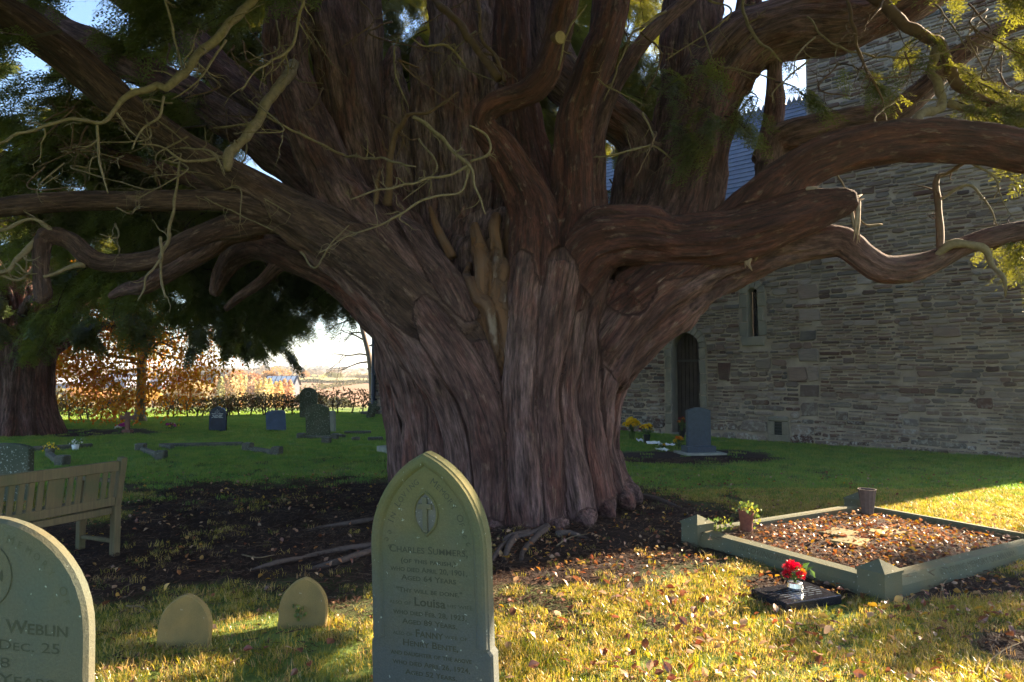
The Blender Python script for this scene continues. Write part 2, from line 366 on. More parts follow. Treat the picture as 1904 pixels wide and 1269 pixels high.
def objcol_leaf():
    m, nt, out = newmat('distant_foliage'); oi = nd(nt, 'ShaderNodeObjectInfo')
    n = nd(nt, 'ShaderNodeAttribute', attribute_name='tint').outputs['Fac']
    hs = nd(nt, 'ShaderNodeHueSaturation', i_Value=mrange(nt, n, 0, 1, .6, 1.35)); nt.links.new(oi.outputs['Color'], hs.inputs['Color'])
    d = nd(nt, 'ShaderNodeBsdfDiffuse'); t = nd(nt, 'ShaderNodeBsdfTranslucent'); nt.links.new(hs.outputs[0], d.inputs[0]); nt.links.new(hs.outputs[0], t.inputs[0])
    x = nd(nt, 'ShaderNodeMixShader', i_0=0.35); nt.links.new(d.outputs[0], x.inputs[1]); nt.links.new(t.outputs[0], x.inputs[2]); nt.links.new(x.outputs[0], out.inputs[0]); return m
M['far_leaf'] = objcol_leaf()
M['far_trunk'] = plain('distant_trunk', (0.14, 0.11, 0.09), 0.9)
M['pale_bark'] = stone_mat('smooth_pale_bark', (0.20, 0.165, 0.12), (0.14, 0.12, 0.085), (0.27, 0.26, 0.2), 0.6, 3)
M['barn_white'] = plain('pale_sheet_roof', (0.62, 0.62, 0.60), 0.6); M['barn_grey'] = plain('blue_grey_cladding', (0.16, 0.18, 0.23), 0.7)
M['barn_dark'] = plain('dark_sheet_roof', (0.06, 0.065, 0.085), 0.7); M['brick'] = plain('brick_red_wall', (0.25, 0.13, 0.09), 0.9)

# ------------------------------------------------------------------ instancing of stuff (grass, needles, litter)
def src_mesh(name, V, F, mat):
    me = bpy.data.meshes.new(name); me.from_pydata([tuple(v) for v in V], [], [tuple(f) for f in F]); me.materials.append(mat)
    return bpy.data.objects.new(name, me)                # never linked: only read by the node tree
def scatter(name, P, rot, scl, srcs, parent=None, kind='stuff', label=None, world=True):
    P = np.asarray(P, float)
    if parent is not None and world and parent in MW:
        A = np.array(MW[parent].inverted()); P = P @ A[:3, :3].T + A[:3, 3]
    me = bpy.data.meshes.new(name); me.vertices.add(len(P)); me.vertices.foreach_set('co', P.astype(np.float32).ravel())
    a = me.attributes.new('rot', 'FLOAT_VECTOR', 'POINT'); a.data.foreach_set('vector', np.asarray(rot, np.float32).ravel())
    a = me.attributes.new('scl', 'FLOAT', 'POINT'); a.data.foreach_set('value', np.asarray(scl, np.float32).ravel())
    a = me.attributes.new('pick', 'INT', 'POINT'); a.data.foreach_set('value', rng.integers(0, len(srcs), len(P)).astype(np.int32))
    me.update()
    o = bpy.data.objects.new(name, me); col.objects.link(o); o.parent = parent; o['kind'] = kind
    if label: o['label'] = label
    ng = bpy.data.node_groups.new(name + '_nodes', 'GeometryNodeTree')
    ng.interface.new_socket('Geometry', in_out='INPUT', socket_type='NodeSocketGeometry'); ng.interface.new_socket('Geometry', in_out='OUTPUT', socket_type='NodeSocketGeometry')
    gi = ng.nodes.new('NodeGroupInput'); go = ng.nodes.new('NodeGroupOutput'); iop = ng.nodes.new('GeometryNodeInstanceOnPoints')
    j = ng.nodes.new('GeometryNodeJoinGeometry')
    for s in srcs:
        oi = ng.nodes.new('GeometryNodeObjectInfo'); oi.inputs[0].default_value = s; oi.inputs[1].default_value = False
        gti = ng.nodes.new('GeometryNodeGeometryToInstance'); ng.links.new(oi.outputs['Geometry'], gti.inputs[0]); ng.links.new(gti.outputs[0], j.inputs[0])
    def attr(nm, dt):
        n = ng.nodes.new('GeometryNodeInputNamedAttribute'); n.data_type = dt; n.inputs[0].default_value = nm; return n.outputs[0]
    e2r = ng.nodes.new('FunctionNodeEulerToRotation'); ng.links.new(attr('rot', 'FLOAT_VECTOR'), e2r.inputs[0])
    ng.links.new(gi.outputs[0], iop.inputs['Points']); ng.links.new(j.outputs[0], iop.inputs['Instance']); iop.inputs['Pick Instance'].default_value = True
    ng.links.new(attr('pick', 'INT'), iop.inputs['Instance Index']); ng.links.new(e2r.outputs[0], iop.inputs['Rotation']); ng.links.new(attr('scl', 'FLOAT'), iop.inputs['Scale'])
    ng.links.new(iop.outputs[0], go.inputs[0])
    md = o.modifiers.new('scatter', 'NODES'); md.node_group = ng
    return o
def dir_rot(D, roll=None):
    D = np.asarray(D, float); D = D/(np.linalg.norm(D, axis=1)[:, None]+1e-9); n = len(D)
    return np.stack([rng.uniform(-.5, .5, n) if roll is None else roll, -np.arcsin(np.clip(D[:, 2], -1, 1)), np.arctan2(D[:, 1], D[:, 0])], 1)
def unit(v): v = np.asarray(v, float); return v/(np.linalg.norm(v)+1e-9)

# ------------------------------------------------------------------ ground: one sheet to the horizon
TC = np.array([-0.05, 8.65])                                   # middle of the great yew's trunk
def smooth(a, b, x): t = np.clip((np.asarray(x, float)-a)/(b-a), 0, 1); return t*t*(3-2*t)
def soil_mask(x, y):
    P = np.stack([np.asarray(x, float), np.asarray(y, float), np.zeros_like(x)], 1)
    w = fbm(P*0.9, 3)*0.22 + fbm(P*3.1, 5, 2)*0.10
    def ell(cx, cy, rx, ry): return 1.0 - np.hypot((x-cx)/rx, (y-cy)/ry) + w
    s = np.maximum.reduce([ell(-1.7, 7.9, 4.1, 3.05), ell(0.5, 7.6, 2.2, 2.3), ell(3.3, 13.4, 2.2, 1.2)*.9, ell(3.55, 4.0, .9, .42), ell(-13.2, 18.6, 4.6, 1.3),
                           ell(2.6, 5.3, .9, .38)*.8, ell(3.9, 5.3, 1.1, .3)*.7])
    return np.clip(s*3.2+0.35, 0, 1)
def height(x, y):
    x = np.asarray(x, float); y = np.asarray(y, float); d = np.maximum(0, y-29.5)
    z = -4.2*smooth(0, 55, d) + 3.4*smooth(60, 520, d) + 4.0*smooth(450, 1300, d) + 9*smooth(1200, 2600, d)
    P = np.stack([x/260, y/260, np.zeros_like(x)], 1); z = z + fbm(P, 9, 2)*2.2*smooth(120, 500, d)
    return z
rad = np.concatenate([np.array([0.0, 0.8, 1.6, 2.3]), np.geomspace(2.8, 40, 150), np.geomspace(42, 5200, 60)])
ang = np.concatenate([np.arange(-62, 62, 0.3), np.arange(62, 298, 4.0)]); ang = np.radians(ang)
A_, R_ = np.meshgrid(ang, rad[1:]); gx = (R_*np.sin(A_)).ravel(); gy = (R_*np.cos(A_)).ravel()
gx = np.append(gx, 0.0); gy = np.append(gy, 0.0)
so = soil_mask(gx, gy); P3 = np.stack([gx, gy, 0*gx], 1); near = 1-smooth(14, 30, np.hypot(gx, gy))
gz = height(gx, gy) + near*(fbm(P3*2.0, 21)*.012 + fbm(P3*7, 22, 2)*.009*so) - 0.012*near
na, nr = len(ang), len(rad)-1
i, k = np.meshgrid(np.arange(na), np.arange(nr-1)); i = i.ravel(); k = k.ravel()
GF = np.stack([k*na+i, k*na+(i+1) % na, (k+1)*na+(i+1) % na, (k+1)*na+i], 1)[:, ::-1]
gcol = np.zeros((len(gx), 4)); gcol[:, 3] = 1
lawn = np.array([.13, .185, .045]); soilc = np.array([.036, .024, .021]); tanf = np.array([.22, .155, .065]); plough = np.array([.24, .14, .08]); green = np.array([.16, .18, .055]); wood = np.array([.10, .10, .07])
d = gy-29.5
gcol[:, :3] = lawn*(1-so[:, None]) + soilc*so[:, None]
az = np.degrees(np.arctan2(gx, gy))
fld = np.where((az > -20)[:, None], plough, tanf); band = np.floor(np.log(np.maximum(d, 1))*2.3 + (az > -20)*.5).astype(int)
alt = (_hash(band, (az > -24).astype(int), band*0, 4) > .25)[:, None]; fld = np.where(alt, green*.6+tanf*.7, fld)
fld = np.where((d > 1150)[:, None], wood, fld)
f = smooth(2, 8, d)[:, None]; gcol[:, :3] = gcol[:, :3]*(1-f) + fld*f
m, nt, out = newmat('churchyard_ground'); g = nd(nt, 'ShaderNodeNewGeometry').outputs['Position']
c = nd(nt, 'ShaderNodeAttribute', attribute_name='gcol').outputs['Color']
n1 = noise_(nt, g, 5.0, 6, .65); n2 = noise_(nt, scaled(nt, g, (30, 30, 30)), 1, 5, .7)
c = mixc(nt, .6, c, mixc(nt, n1, (.2, .2, .2), (.85, .85, .85)), 'OVERLAY'); c = mixc(nt, .6, c, mixc(nt, n2, (.12, .12, .12), (.9, .9, .9)), 'OVERLAY')
principled(nt, out, c, .95, n2, 1.0, .03, .15); M['ground'] = m
ground = mesh_obj('ground', np.stack([gx, gy, gz], 1), np.ascontiguousarray(GF[:, ::-1]), M['ground'], None, True)
a = ground.data.color_attributes.new('gcol', 'FLOAT_COLOR', 'POINT'); a.data.foreach_set('color', gcol.astype(np.float32).ravel())
if ground.data.polygons[0].normal.z < 0: ground.data.flip_normals()
bm_ = bmesh.new(); bm_.from_mesh(ground.data); bm_.verts.ensure_lookup_table()       # close the little disc under the camera
bm_.faces.new([bm_.verts[q] for q in range(na-1, -1, -1)]); bm_.to_mesh(ground.data); bm_.free()
tag(ground, 'churchyard soil and lawn running on into the fields', kind='structure')

# ------------------------------------------------------------------ church
W0 = Vector((6.85, 15.6, 0)); WR = math.atan2(-.683, .73)
church = thing('church', 'old rubble stone church with slate roof, arched plank door and tower', 'church', W0, WR)
NL, NH, TW, TH = -16.85, 4.85, 5.3, 12.0
def arch_top(u, c, hw, spring): return spring + math.sqrt(max(0, hw*hw-(u-c)**2))
OPS = [dict(c=-3.2, hw=.42, spring=2.26, sill=-0.1), dict(c=-1.37, hw=.13, spring=3.55, sill=2.5)]
mb = MB(); us = [NL, 0.0]
for o_ in OPS: us += [o_['c']-o_['hw'] + 2*o_['hw']*q/14 for q in range(15)]
us = sorted(us)
for a_, b_ in zip(us[:-1], us[1:]):
    mid = (a_+b_)/2; op = next((o_ for o_ in OPS if abs(mid-o_['c']) < o_['hw']), None)
    if op is None: mb.add([(a_, 0, -.4), (b_, 0, -.4), (b_, 0, NH), (a_, 0, NH)], [(0, 1, 2, 3)])
    else:
        ta, tb = arch_top(a_, op['c'], op['hw'], op['spring']), arch_top(b_, op['c'], op['hw'], op['spring'])
        mb.add([(a_, 0, ta), (b_, 0, tb), (b_, 0, NH), (a_, 0, NH)], [(0, 1, 2, 3)])
        mb.add([(a_, 0, -.4), (b_, 0, -.4), (b_, 0, op['sill']), (a_, 0, op['sill'])], [(0, 1, 2, 3)])
mb.add([(NL, 0, -.4), (NL, 7, -.4), (NL, 7, NH), (NL, 3.5, 9.2), (NL, 0, NH)], [(4, 3, 2, 1, 0)]); mb.add([(NL, 7, -.4), (0, 7, -.4), (0, 7, NH), (NL, 7, NH)], [(0, 3, 2, 1)])
nave = mb.build('nave_wall', M['mortar'], church)
mb = MB(); mb.add([(0, 0, -.4), (TW, 0, -.4), (TW, TW, -.4), (0, TW, -.4), (0, 0, TH), (TW, 0, TH), (TW, TW, TH), (0, TW, TH)], [(0, 1, 5, 4), (1, 2, 6, 5), (2, 3, 7, 6), (3, 0, 4, 7), (4, 5, 6, 7)])
tower = mb.build('tower_wall', M['mortar'], church)
def reveal(op, dep, w2=None):
    pts = [(op['c']-op['hw'], op['sill'])] + [(op['c']-op['hw']*math.cos(t), op['spring']+op['hw']*math.sin(t)) for t in np.linspace(0, math.pi, 15)] + [(op['c']+op['hw'], op['sill'])]
    V = [(u, 0.002, z) for u, z in pts] + [(op['c']+(u-op['c'])*(w2 or 1), dep, z) for u, z in pts]; n = len(pts)
    return V, [(q, q+1, n+q+1, n+q) for q in range(n-1)] + [(n-1, 0, n, 2*n-1)], pts
def stone_geo(u0, u1, z0, z1, dep, r_=None, y0=0.02):
    w, h = u1-u0, z1-z0; k = min(w, h)*(r_ if r_ is not None else random.uniform(.18, .38)); j = min(w, h)*.11
    base = [(u0+k, z0), (u1-k, z0), (u1, z0+k), (u1, z1-k), (u1-k, z1), (u0+k, z1), (u0, z1-k), (u0, z0+k)]
    if w > 2.2*h: base.insert(1, ((u0+u1)/2, z0)); base.insert(6, ((u0+u1)/2, z1))
    P = np.array([(u+random.uniform(-j, j), z+random.uniform(-j, j)) for u, z in base])
    q = MB(); ty = random.uniform(-.008, .008)
    loft(q, P, [(0, y0), (0, -dep*.55), (min(.014, h*.16), -dep)], back=False)
    return q.V, q.F
BLK = []                                                     # large squared blocks among the rubble
def blk(n, ua, ub, za, zb, wr, hr):
    t = 0
    while n > 0 and t < 400:
        t += 1; w = random.uniform(*wr); h = random.uniform(*hr); u = random.uniform(ua, ub); z = random.uniform(za, zb)
        if any(u < b_[1]+.05 and u+w > b_[0]-.05 and z < b_[3]+.05 and z+h > b_[2]-.05 for b_ in BLK): continue
        if abs(u+w/2+3.2) < .62+w/2 and z < 3.0: continue
        if abs(u+w/2+1.37) < .42+w/2 and 2.1 < z+h and z < 4.0: continue
        if abs(u+w/2+.79) < .3+w/2 and z < .7: continue
        BLK.append((u, u+w, z, z+h)); n -= 1
BLK.append((-2.28, -1.98, 1.42, 1.86)); BLK.append((-.55, -.12, 1.45, 1.78)); BLK.append((-.1, .17, 1.42, 1.76))
for z in (.62, 1.05, 1.9, 2.35, 2.8, 3.3): BLK.append((-.22 + random.uniform(-.08, .04), .14+random.uniform(-.05, .08), z, z+random.uniform(.24, .33)))
blk(16, -7, -.5, .5, 4.4, (.2, .42), (.16, .27)); blk(12, .2, 5, .3, 4.5, (.22, .5), (.12, .2)); blk(14, .2, 5, 4.5, 9.5, (.2, .4), (.10, .17))
def blocked(z0, z1):
    zm = (z0+z1)/2; B = []
    o_ = OPS[0]; hw = .40+.215
    if z0 < 2.26: B.append((o_['c']-hw, o_['c']+hw))
    elif zm < 2.26+hw+.01: x = math.sqrt(max(0, hw*hw-(zm-2.26)**2)); B.append((o_['c']-x, o_['c']+x))
    if 2.26 < z1 and z0 < 3.55: B.append((-1.37-.34, -1.37+.34))
    elif z0 >= 3.55 and zm < 3.55+.33: x = math.sqrt(max(0, .33**2-(zm-3.55)**2)); B.append((-1.37-x, -1.37+x))
    if z0 < .60: B.append((-1.06, -.52))
    B += [(b_[0]-.01, b_[1]+.01) for b_ in BLK if b_[2]-.012 < z1 and b_[3]+.012 > z0]
    return sorted(B)
stones = []                                                  # (u0,u1,z0,z1)
def courses(ua, ub, H, hfun, wfun, seg=True):
    if seg:                                                  # broken courses: stretches of wall with their own bed heights
        u = ua
        while u < ub-.01:
            e = min(ub, u+random.uniform(.7, 1.9)); e = ub if ub-e < .4 else e; courses(u, e, H, hfun, wfun, False); u = e
        return
    z = -.05-random.uniform(0, .06); lo, hi = ua, ub
    while z < H:
        h = hfun(z); gap = random.uniform(.014, .034); B = blocked(z, z+h); ub = hi + (random.uniform(-.10, .10) if hi not in (0.02, TW) else 0); u = lo + (random.uniform(-.10, .10) if lo not in (NL, 0.03) else 0)
        while u < ub:
            nb = next((b_ for b_ in B if b_[0] <= u < b_[1]), None)
            if nb: u = nb[1]+.012; continue
            w = wfun(h); lim = min([b_[0]-.012 for b_ in B if b_[0] > u] + [ub]); e = min(u+w, lim)
            if lim-e < .07: e = lim
            if e-u > .035: 
                dz = random.uniform(-.012, .012)+.05*math.sin(u*1.3+z*2.1)*math.sin(z*1.7+u*.6); stones.append((u, e, z+dz+random.uniform(0, .18)*h*(random.random() < .3), z+h-gap+dz-random.uniform(0, .25)*h*(random.random() < .35)))
            u = e+random.uniform(.010, .026)
        z += h
courses(-8.2, 0.02, 4.8, lambda z: random.uniform(.20, .28) if z < .3 else random.choice([random.uniform(.055, .085), random.uniform(.075, .12), random.uniform(.11, .18)]), lambda h: h*random.uniform(.9, 3.0)+.04)
courses(0.03, TW, 10.6, lambda z: random.choice([random.uniform(.05, .075), random.uniform(.06, .095), random.uniform(.08, .14)]), lambda h: h*random.uniform(1.2, 4.0)+.03)
courses(NL, -14.2, 4.8, lambda z: random.uniform(.1, .2), lambda h: h*random.uniform(1.3, 3))
stones += BLK
def seen_area(s):
    p = MW[church] @ Vector(((s[0]+s[1])/2, 0, (s[2]+s[3])/2)); x, y = px_of(p)
    if not (1165 < x < 1900 and 480 < y < 850) or s[1] > TW: return -1
    if x < 1500 and y < 690 - (x-1180)*.55: return -1       # hidden by the great limb
    return (s[1]-s[0])*(s[3]-s[2])/(p-CAM).length_squared
order = sorted(range(len(stones)), key=lambda q: -seen_area(stones[q])); top = set(order[:288])
far = {'nave': MB(), 'tower': MB()}
for q, s in enumerate(stones):
    big = (s[3]-s[2]) > .14; V, F = stone_geo(*s, random.uniform(.014, .042) + (.008 if big else 0), .10 if q >= len(stones)-len(BLK) else None)
    nm = 'nave' if (s[0]+s[1])/2 < 0.01 else 'tower'
    if q in top: mesh_obj('stone', V, F, M['rubble'], nave if nm == 'nave' else tower)
    else: far[nm].add(V, F, random.random())
for nm, par in (('nave', nave), ('tower', tower)):
    o = far[nm].build('rubble_stones', M['rubble_far'], par, kind='stuff')
    a = o.data.attributes.new('tint', 'FLOAT', 'FACE'); a.data.foreach_set('value', np.array(far[nm].fa, np.float32))
# dressed surround of the door
def wedge(c, zc, r0, r1, a0, a1, dep, parent, mat):
    t = np.linspace(a0, a1, 4); P = [(c+r0*math.cos(x), zc+r0*math.sin(x)) for x in t[::-1]] + [(c+r1*math.cos(x), zc+r1*math.sin(x)) for x in t]
    P = np.array(P); 
    if np.sum(P[:, 0]*np.roll(P[:, 1], -1)-np.roll(P[:, 0], -1)*P[:, 1]) < 0: P = P[::-1]
    q = MB(); loft(q, P, [(0, .03), (0, -dep*.6), (.008, -dep)], back=False); q.build('voussoir', mat, parent)
dsur = MB(); V, F, _ = reveal(OPS[0], .34); door_sur = mesh_obj('door_surround', V, F, M['dressed'], church)
for q in range(11): wedge(-3.2, 2.26, .402, .60+random.uniform(-.01, .015), math.pi*q/11+.012, math.pi*(q+1)/11-.012, .034, door_sur, M['dressed'])
for sgn in (-1, 1):
    z = -.02; alt = 0
    while z < 2.24:
        h = min(random.uniform(.22, .36), 2.25-z); 
        if 2.25-z-h < .1: h = 2.25-z
        w = (.20 if alt else .21)+random.uniform(-.03, 0)+(.0 if alt else 0); e0 = -3.2+sgn*.402; e1 = e0+sgn*w
        V, F = stone_geo(min(e0, e1), max(e0, e1), z+.006, z+h-.006, .03, .05); mesh_obj('jamb_stone', V, F, M['dressed'], door_sur); z += h; alt ^= 1
# plank door
dm = MB(); V, F, pts = reveal(OPS[0], .30); dm.add([(u, .335, z) for u, z in pts], [tuple(range(len(pts)))[::-1]]); door = dm.build('door', M['oak'], church)
for q in range(7):
    a_, b_ = -3.6+q*.8/7+.004, -3.6+(q+1)*.8/7-.004; hs = [arch_top(x, -3.2, .395, 2.26)-.004 for x in np.linspace(a_, b_, 4)]
    P = [(a_, -.05), (b_, -.05)] + [(x, h) for x, h in zip(np.linspace(b_, a_, 4), hs[::-1])]; k = MB(); loft(k, np.array(P), [(0, .333), (0, .312), (.004, .306)], back=False); k.build('plank', M['oak'], door)
k = MB().box((-3.2, .300, 1.94), (.79, .012, .065), bev=.004); 
for q in range(6): k.box((-3.52+q*.13, .292, 1.94), (.018, .01, .018), bev=.003)
k.build('strap_hinge', M['iron'], door)
k = MB(); k.tube([(-2.90+.035*math.cos(t), .29, 1.1+.035*math.sin(t)) for t in np.linspace(0, 2*math.pi, 14)], [.006]*14, 6, False); k.build('ring_handle', M['iron'], door)
MB().box((-3.2, .12, -.02), (.92, .40, .13), bev=.02).build('doorstep', M['dressed'], church)
# lancet window
op = OPS[1]; V, F, pts = reveal(op, .26, .8); win = mesh_obj('lancet_window', V, F, M['dressed'], church, label='narrow round-headed lancet window with leaded panes')
mesh_obj('glass', [(op['c']+(u-op['c'])*.8, .25, z) for u, z in pts], [tuple(range(len(pts)))[::-1]], M['glass'], win)
k = MB()
for q in range(-9, 16):
    for sg in (-1, 1):
        z0 = 2.5+q*.085; pr = [(op['c']-.105, z0), (op['c']+.105, z0+.21*1.5)] if sg > 0 else [(op['c']-.105, z0+.21*1.5), (op['c']+.105, z0)]
        cl = []
        for t in np.linspace(0, 1, 8):
            u = pr[0][0]+(pr[1][0]-pr[0][0])*t; z = pr[0][1]+(pr[1][1]-pr[0][1])*t
            if 2.5 < z < arch_top(u, op['c'], .105, 3.55)-.01: cl.append((u, .246, z))
        if len(cl) > 1: k.tube([cl[0], cl[-1]], [.0045]*2, 4)
k.build('leading', M['lead'], win)
for z in (2.83, 3.2): MB().box((op['c'], .235, z), (.24, .014, .014)).build('glazing_bar', M['iron'], win)
for q in range(5): wedge(op['c'], 3.55, .132, .32, math.pi*q/5+.015, math.pi*(q+1)/5-.015, .033, win, M['dressed'])
for sgn in (-1, 1):
    for z0, z1, w in ((2.5, 2.86, .20), (2.87, 3.2, .13), (3.21, 3.54, .205)):
        e0 = op['c']+sgn*.132; e1 = e0+sgn*w; V, F = stone_geo(min(e0, e1), max(e0, e1), z0+.005, z1, .03, .06); mesh_obj('jamb_stone', V, F, M['dressed'], win)
V, F = stone_geo(op['c']-.30, op['c']+.30, 2.27, 2.49, .04, .05); mesh_obj('sill', V, F, M['dressed'], win)
# low vent in a stone block
vent = MB(); vent.box((-.79, -.005, .08), (.5, .09, .16), bev=.012).box((-.79, -.005, .53), (.5, .09, .12), bev=.03)
vent.box((-.96, -.005, .315), (.16, .088, .31), bev=.012).box((-.62, -.005, .315), (.16, .088, .31), bev=.012); vent = vent.build('vent_block', M['dressed'], church)
MB().box((-.79, -.008, .315), (.19, .01, .32)).build('vent_dark_panel', M['greenpot'], vent)  # dark panel stands in for the shaded hole; nothing is cut behind
for q in range(4): MB().box((-.79, -.018, .20+q*.075), (.18, .008, .012)).build('vent_slat', M['iron'], vent)
# roof
E0 = Vector((0, -.28, NH-.30)); RG = Vector((0, 3.5, 9.35)); sl_ = RG-E0; S = sl_.length; sd = sl_.normalized(); nrm = Vector((0, -sd.z, sd.y))
rf = MB(); B0 = RG+Vector((0, 3.78, -(9.35-NH+.30)))
rf.add([(NL-.1, E0.y, E0.z), (0, E0.y, E0.z), (0, RG.y, RG.z), (NL-.1, RG.y, RG.z), (NL-.1, B0.y, B0.z), (0, B0.y, B0.z)], [(0, 1, 2, 3), (3, 2, 5, 4)])
roof = rf.build('roof', M['slate'], church)
k = MB(); row = 0; t = 0.0
while t < S-.05:
    u = NL if t < -1 else -14.5 + (row % 2)*.13
    while u < -.02:
        w = random.uniform(.21, .27); e = min(u+w, -.005); j = random.uniform(0, .012); a_ = E0+sd*(t+j)+nrm*(.022+random.uniform(0, .007)); b_ = E0+sd*min(t+.30, S)+nrm*.004; c_ = a_-nrm*.018
        k.add([(u+.004, a_.y, a_.z), (e-.004, a_.y, a_.z), (e-.004, b_.y, b_.z), (u+.004, b_.y, b_.z), (u+.004, c_.y, c_.z), (e-.004, c_.y, c_.z)], [(0, 1, 2, 3), (4, 5, 1, 0)]); u = e
    t += .20; row += 1
k.build('slates', M['slate'], roof, kind='stuff')
rt = MB()                                                    # crested ridge tile, three teeth
rt.add([(0, -.13, -.12), (.44, -.13, -.12), (.44, 0, .03), (0, 0, .03), (0, .13, -.12), (.44, .13, -.12)], [(0, 1, 2, 3), (3, 2, 5, 4)])
for q in range(3):
    x0 = .01+q*.142; V = []
    for y in (-.014, .014): V += [(x0, y, .02), (x0+.138, y, .02), (x0+.138, y, .05), (x0+.069, y, .20), (x0, y, .05)]
    rt.add(V, [(0, 1, 2, 3, 4), (9, 8, 7, 6, 5)] + [(a_, a_+5, (a_+1) % 5+5, (a_+1) % 5) for a_ in range(5)])
first = rt.build('ridge_tile', M['slate'], roof); first.location = (-.45, RG.y, RG.z)
for q in range(1, 30): link_obj('ridge_tile', first.data, roof, (-.45-q*.447, RG.y, RG.z))
# eaves gutter and the drain pipe at the far corner
k = MB(); k.tube([(NL-.1, -.33, NH-.33), (-.05, -.33, NH-.33)], [.06, .06], 8); k.build('gutter', M['pipe'], church)
pu = NL+.10; k = MB(); k.tube([(pu, -.30, NH-.35), (pu, -.12, NH-.7), (pu, -.12, .30), (pu-.02, -.22, .12)], [.085]*4, 10); pipe = k.build('drain_pipe', M['pipe'], church, True)
for z in (.5, 1.6, 2.7, 3.8): MB().box((pu, -.10, z), (.26, .13, .07), bev=.01).build('pipe_bracket', M['pipe'], pipe)
MB().box((pu-.05, -.28, .05), (.5, .5, .14), bev=.03).build('gully_block', M['old'], church)

# ------------------------------------------------------------------ yew wood: strands fused into one skin
def strand(pts, tone=(0, 0, 0), limb=None, lump=.10, step=.09):
    """pts: (px, py, Y, radius in px at that distance) in the photograph's frame, turned into metres."""
    P = [at(a, b, Y) for a, b, Y, r in pts]; rr = [r*Y/FPX for a, b, Y, r in pts]
    P, rr = spline([tuple(p) for p in P], rr, step); return dict(P=P, r=rr, tone=tone, limb=limb, lump=lump)
def fuse(strands, voxel, name, sm=5):
    """One watertight skin round all strands, with strand coordinates and bark tone stored on its vertices."""
    mb = MB()
    for q, s in enumerate(strands):
        V, F = tube(s['P'], s['r'], 14, True, s['lump'], q); mb.add(V, F)
    o = mesh_obj('fuse_tmp', mb.V, mb.F, None); md = o.modifiers.new('remesh', 'REMESH'); md.mode = 'VOXEL'; md.voxel_size = voxel
    dg = bpy.context.evaluated_depsgraph_get(); ev = o.evaluated_get(dg); me = ev.to_mesh()
    n = len(me.vertices); V = np.zeros(n*3, np.float32); me.vertices.foreach_get('co', V); V = V.reshape(-1, 3).astype(float)
    L = np.zeros(len(me.loops), np.int32); me.loops.foreach_get('vertex_index', L); cnt = np.zeros(len(me.polygons), np.int32); me.polygons.foreach_get('loop_total', cnt)
    assert (cnt == 4).all(); F = L.reshape(-1, 4).copy(); ev.to_mesh_clear(); bpy.data.objects.remove(o)
    E = np.vstack([F[:, [0, 1]], F[:, [1, 2]], F[:, [2, 3]], F[:, [3, 0]]])
    deg = np.bincount(E.ravel(), minlength=n)[:, None]
    for _ in range(sm):
        S = np.zeros_like(V)
        for ax in range(3): S[:, ax] = np.bincount(E[:, 0], V[E[:, 1], ax], n) + np.bincount(E[:, 1], V[E[:, 0], ax], n)
        V = V*.5 + .5*S/deg
    SP = np.vstack([s['P'] for s in strands]); SR = np.concatenate([s['r'] for s in strands]); sid = np.concatenate([[q]*len(s['P']) for q, s in enumerate(strands)])
    Tn, An, Bn, Ln = [], [], [], []
    for s in strands:
        t, a, b = frames(s['P']); Tn.append(t); An.append(a); Bn.append(b); Ln.append(np.concatenate([[0], np.cumsum(np.linalg.norm(np.diff(s['P'], axis=0), axis=1))]))
    Tn, An, Bn, Ln = np.vstack(Tn), np.vstack(An), np.vstack(Bn), np.concatenate(Ln)
    best = np.zeros(n, int)
    S32 = SP.astype(np.float32); s2 = (S32**2).sum(1)
    for a in range(0, n, 4000):
        v = V[a:a+4000].astype(np.float32); d2 = np.maximum((v**2).sum(1)[:, None]+s2[None]-2*v@S32.T, 0); best[a:a+4000] = np.argmin(np.sqrt(d2)-SR[None], 1)
    off = V-SP[best]; fib = np.stack([(off*An[best]).sum(1)+sid[best]*3.7, (off*Bn[best]).sum(1), Ln[best]+(off*Tn[best]).sum(1)], 1)
    tone = np.array([strands[q]['tone'] for q in sid[best]], float)
    for _ in range(10):
        S = np.zeros_like(tone)
        for ax in range(3): S[:, ax] = np.bincount(E[:, 0], tone[E[:, 1], ax], n) + np.bincount(E[:, 1], tone[E[:, 0], ax], n)
        tone = tone*.3 + .7*S/deg
    # ribs and furrows running along the strands
    fn = np.cross(V[F[:, 2]]-V[F[:, 0]], V[F[:, 3]]-V[F[:, 1]]); N = np.zeros_like(V)
    for c in range(4):
        for ax in range(3): N[:, ax] += np.bincount(F[:, c], fn[:, ax], n)
    N /= np.linalg.norm(N, axis=1)[:, None]+1e-9
    amp = np.clip(SR[best]/.28, .25, 1.0)
    d = (1-np.abs(vnoise(fib*[5.5, 5.5, .75], 31))*2)*.032 + (1-np.abs(vnoise(fib*[12, 12, 1.5], 33))*2)*.020 + vnoise(fib*[24, 24, 4.0], 35)*.009 + vnoise(fib*[3, 3, 2.2], 37)*.022
    d = d - .055*np.clip(1-np.abs(vnoise(fib*[3.6, 3.6, .42], 39))/.13, 0, 1)*np.clip(amp-.3, 0, 1)
    for _ in range(2): d = .5*d + .5*(np.bincount(E[:, 0], d[E[:, 1]], n) + np.bincount(E[:, 1], d[E[:, 0]], n))/deg[:, 0]
    V = V + N*(d*amp*1.25)[:, None]
    return V, F, fib, tone, sid[best]
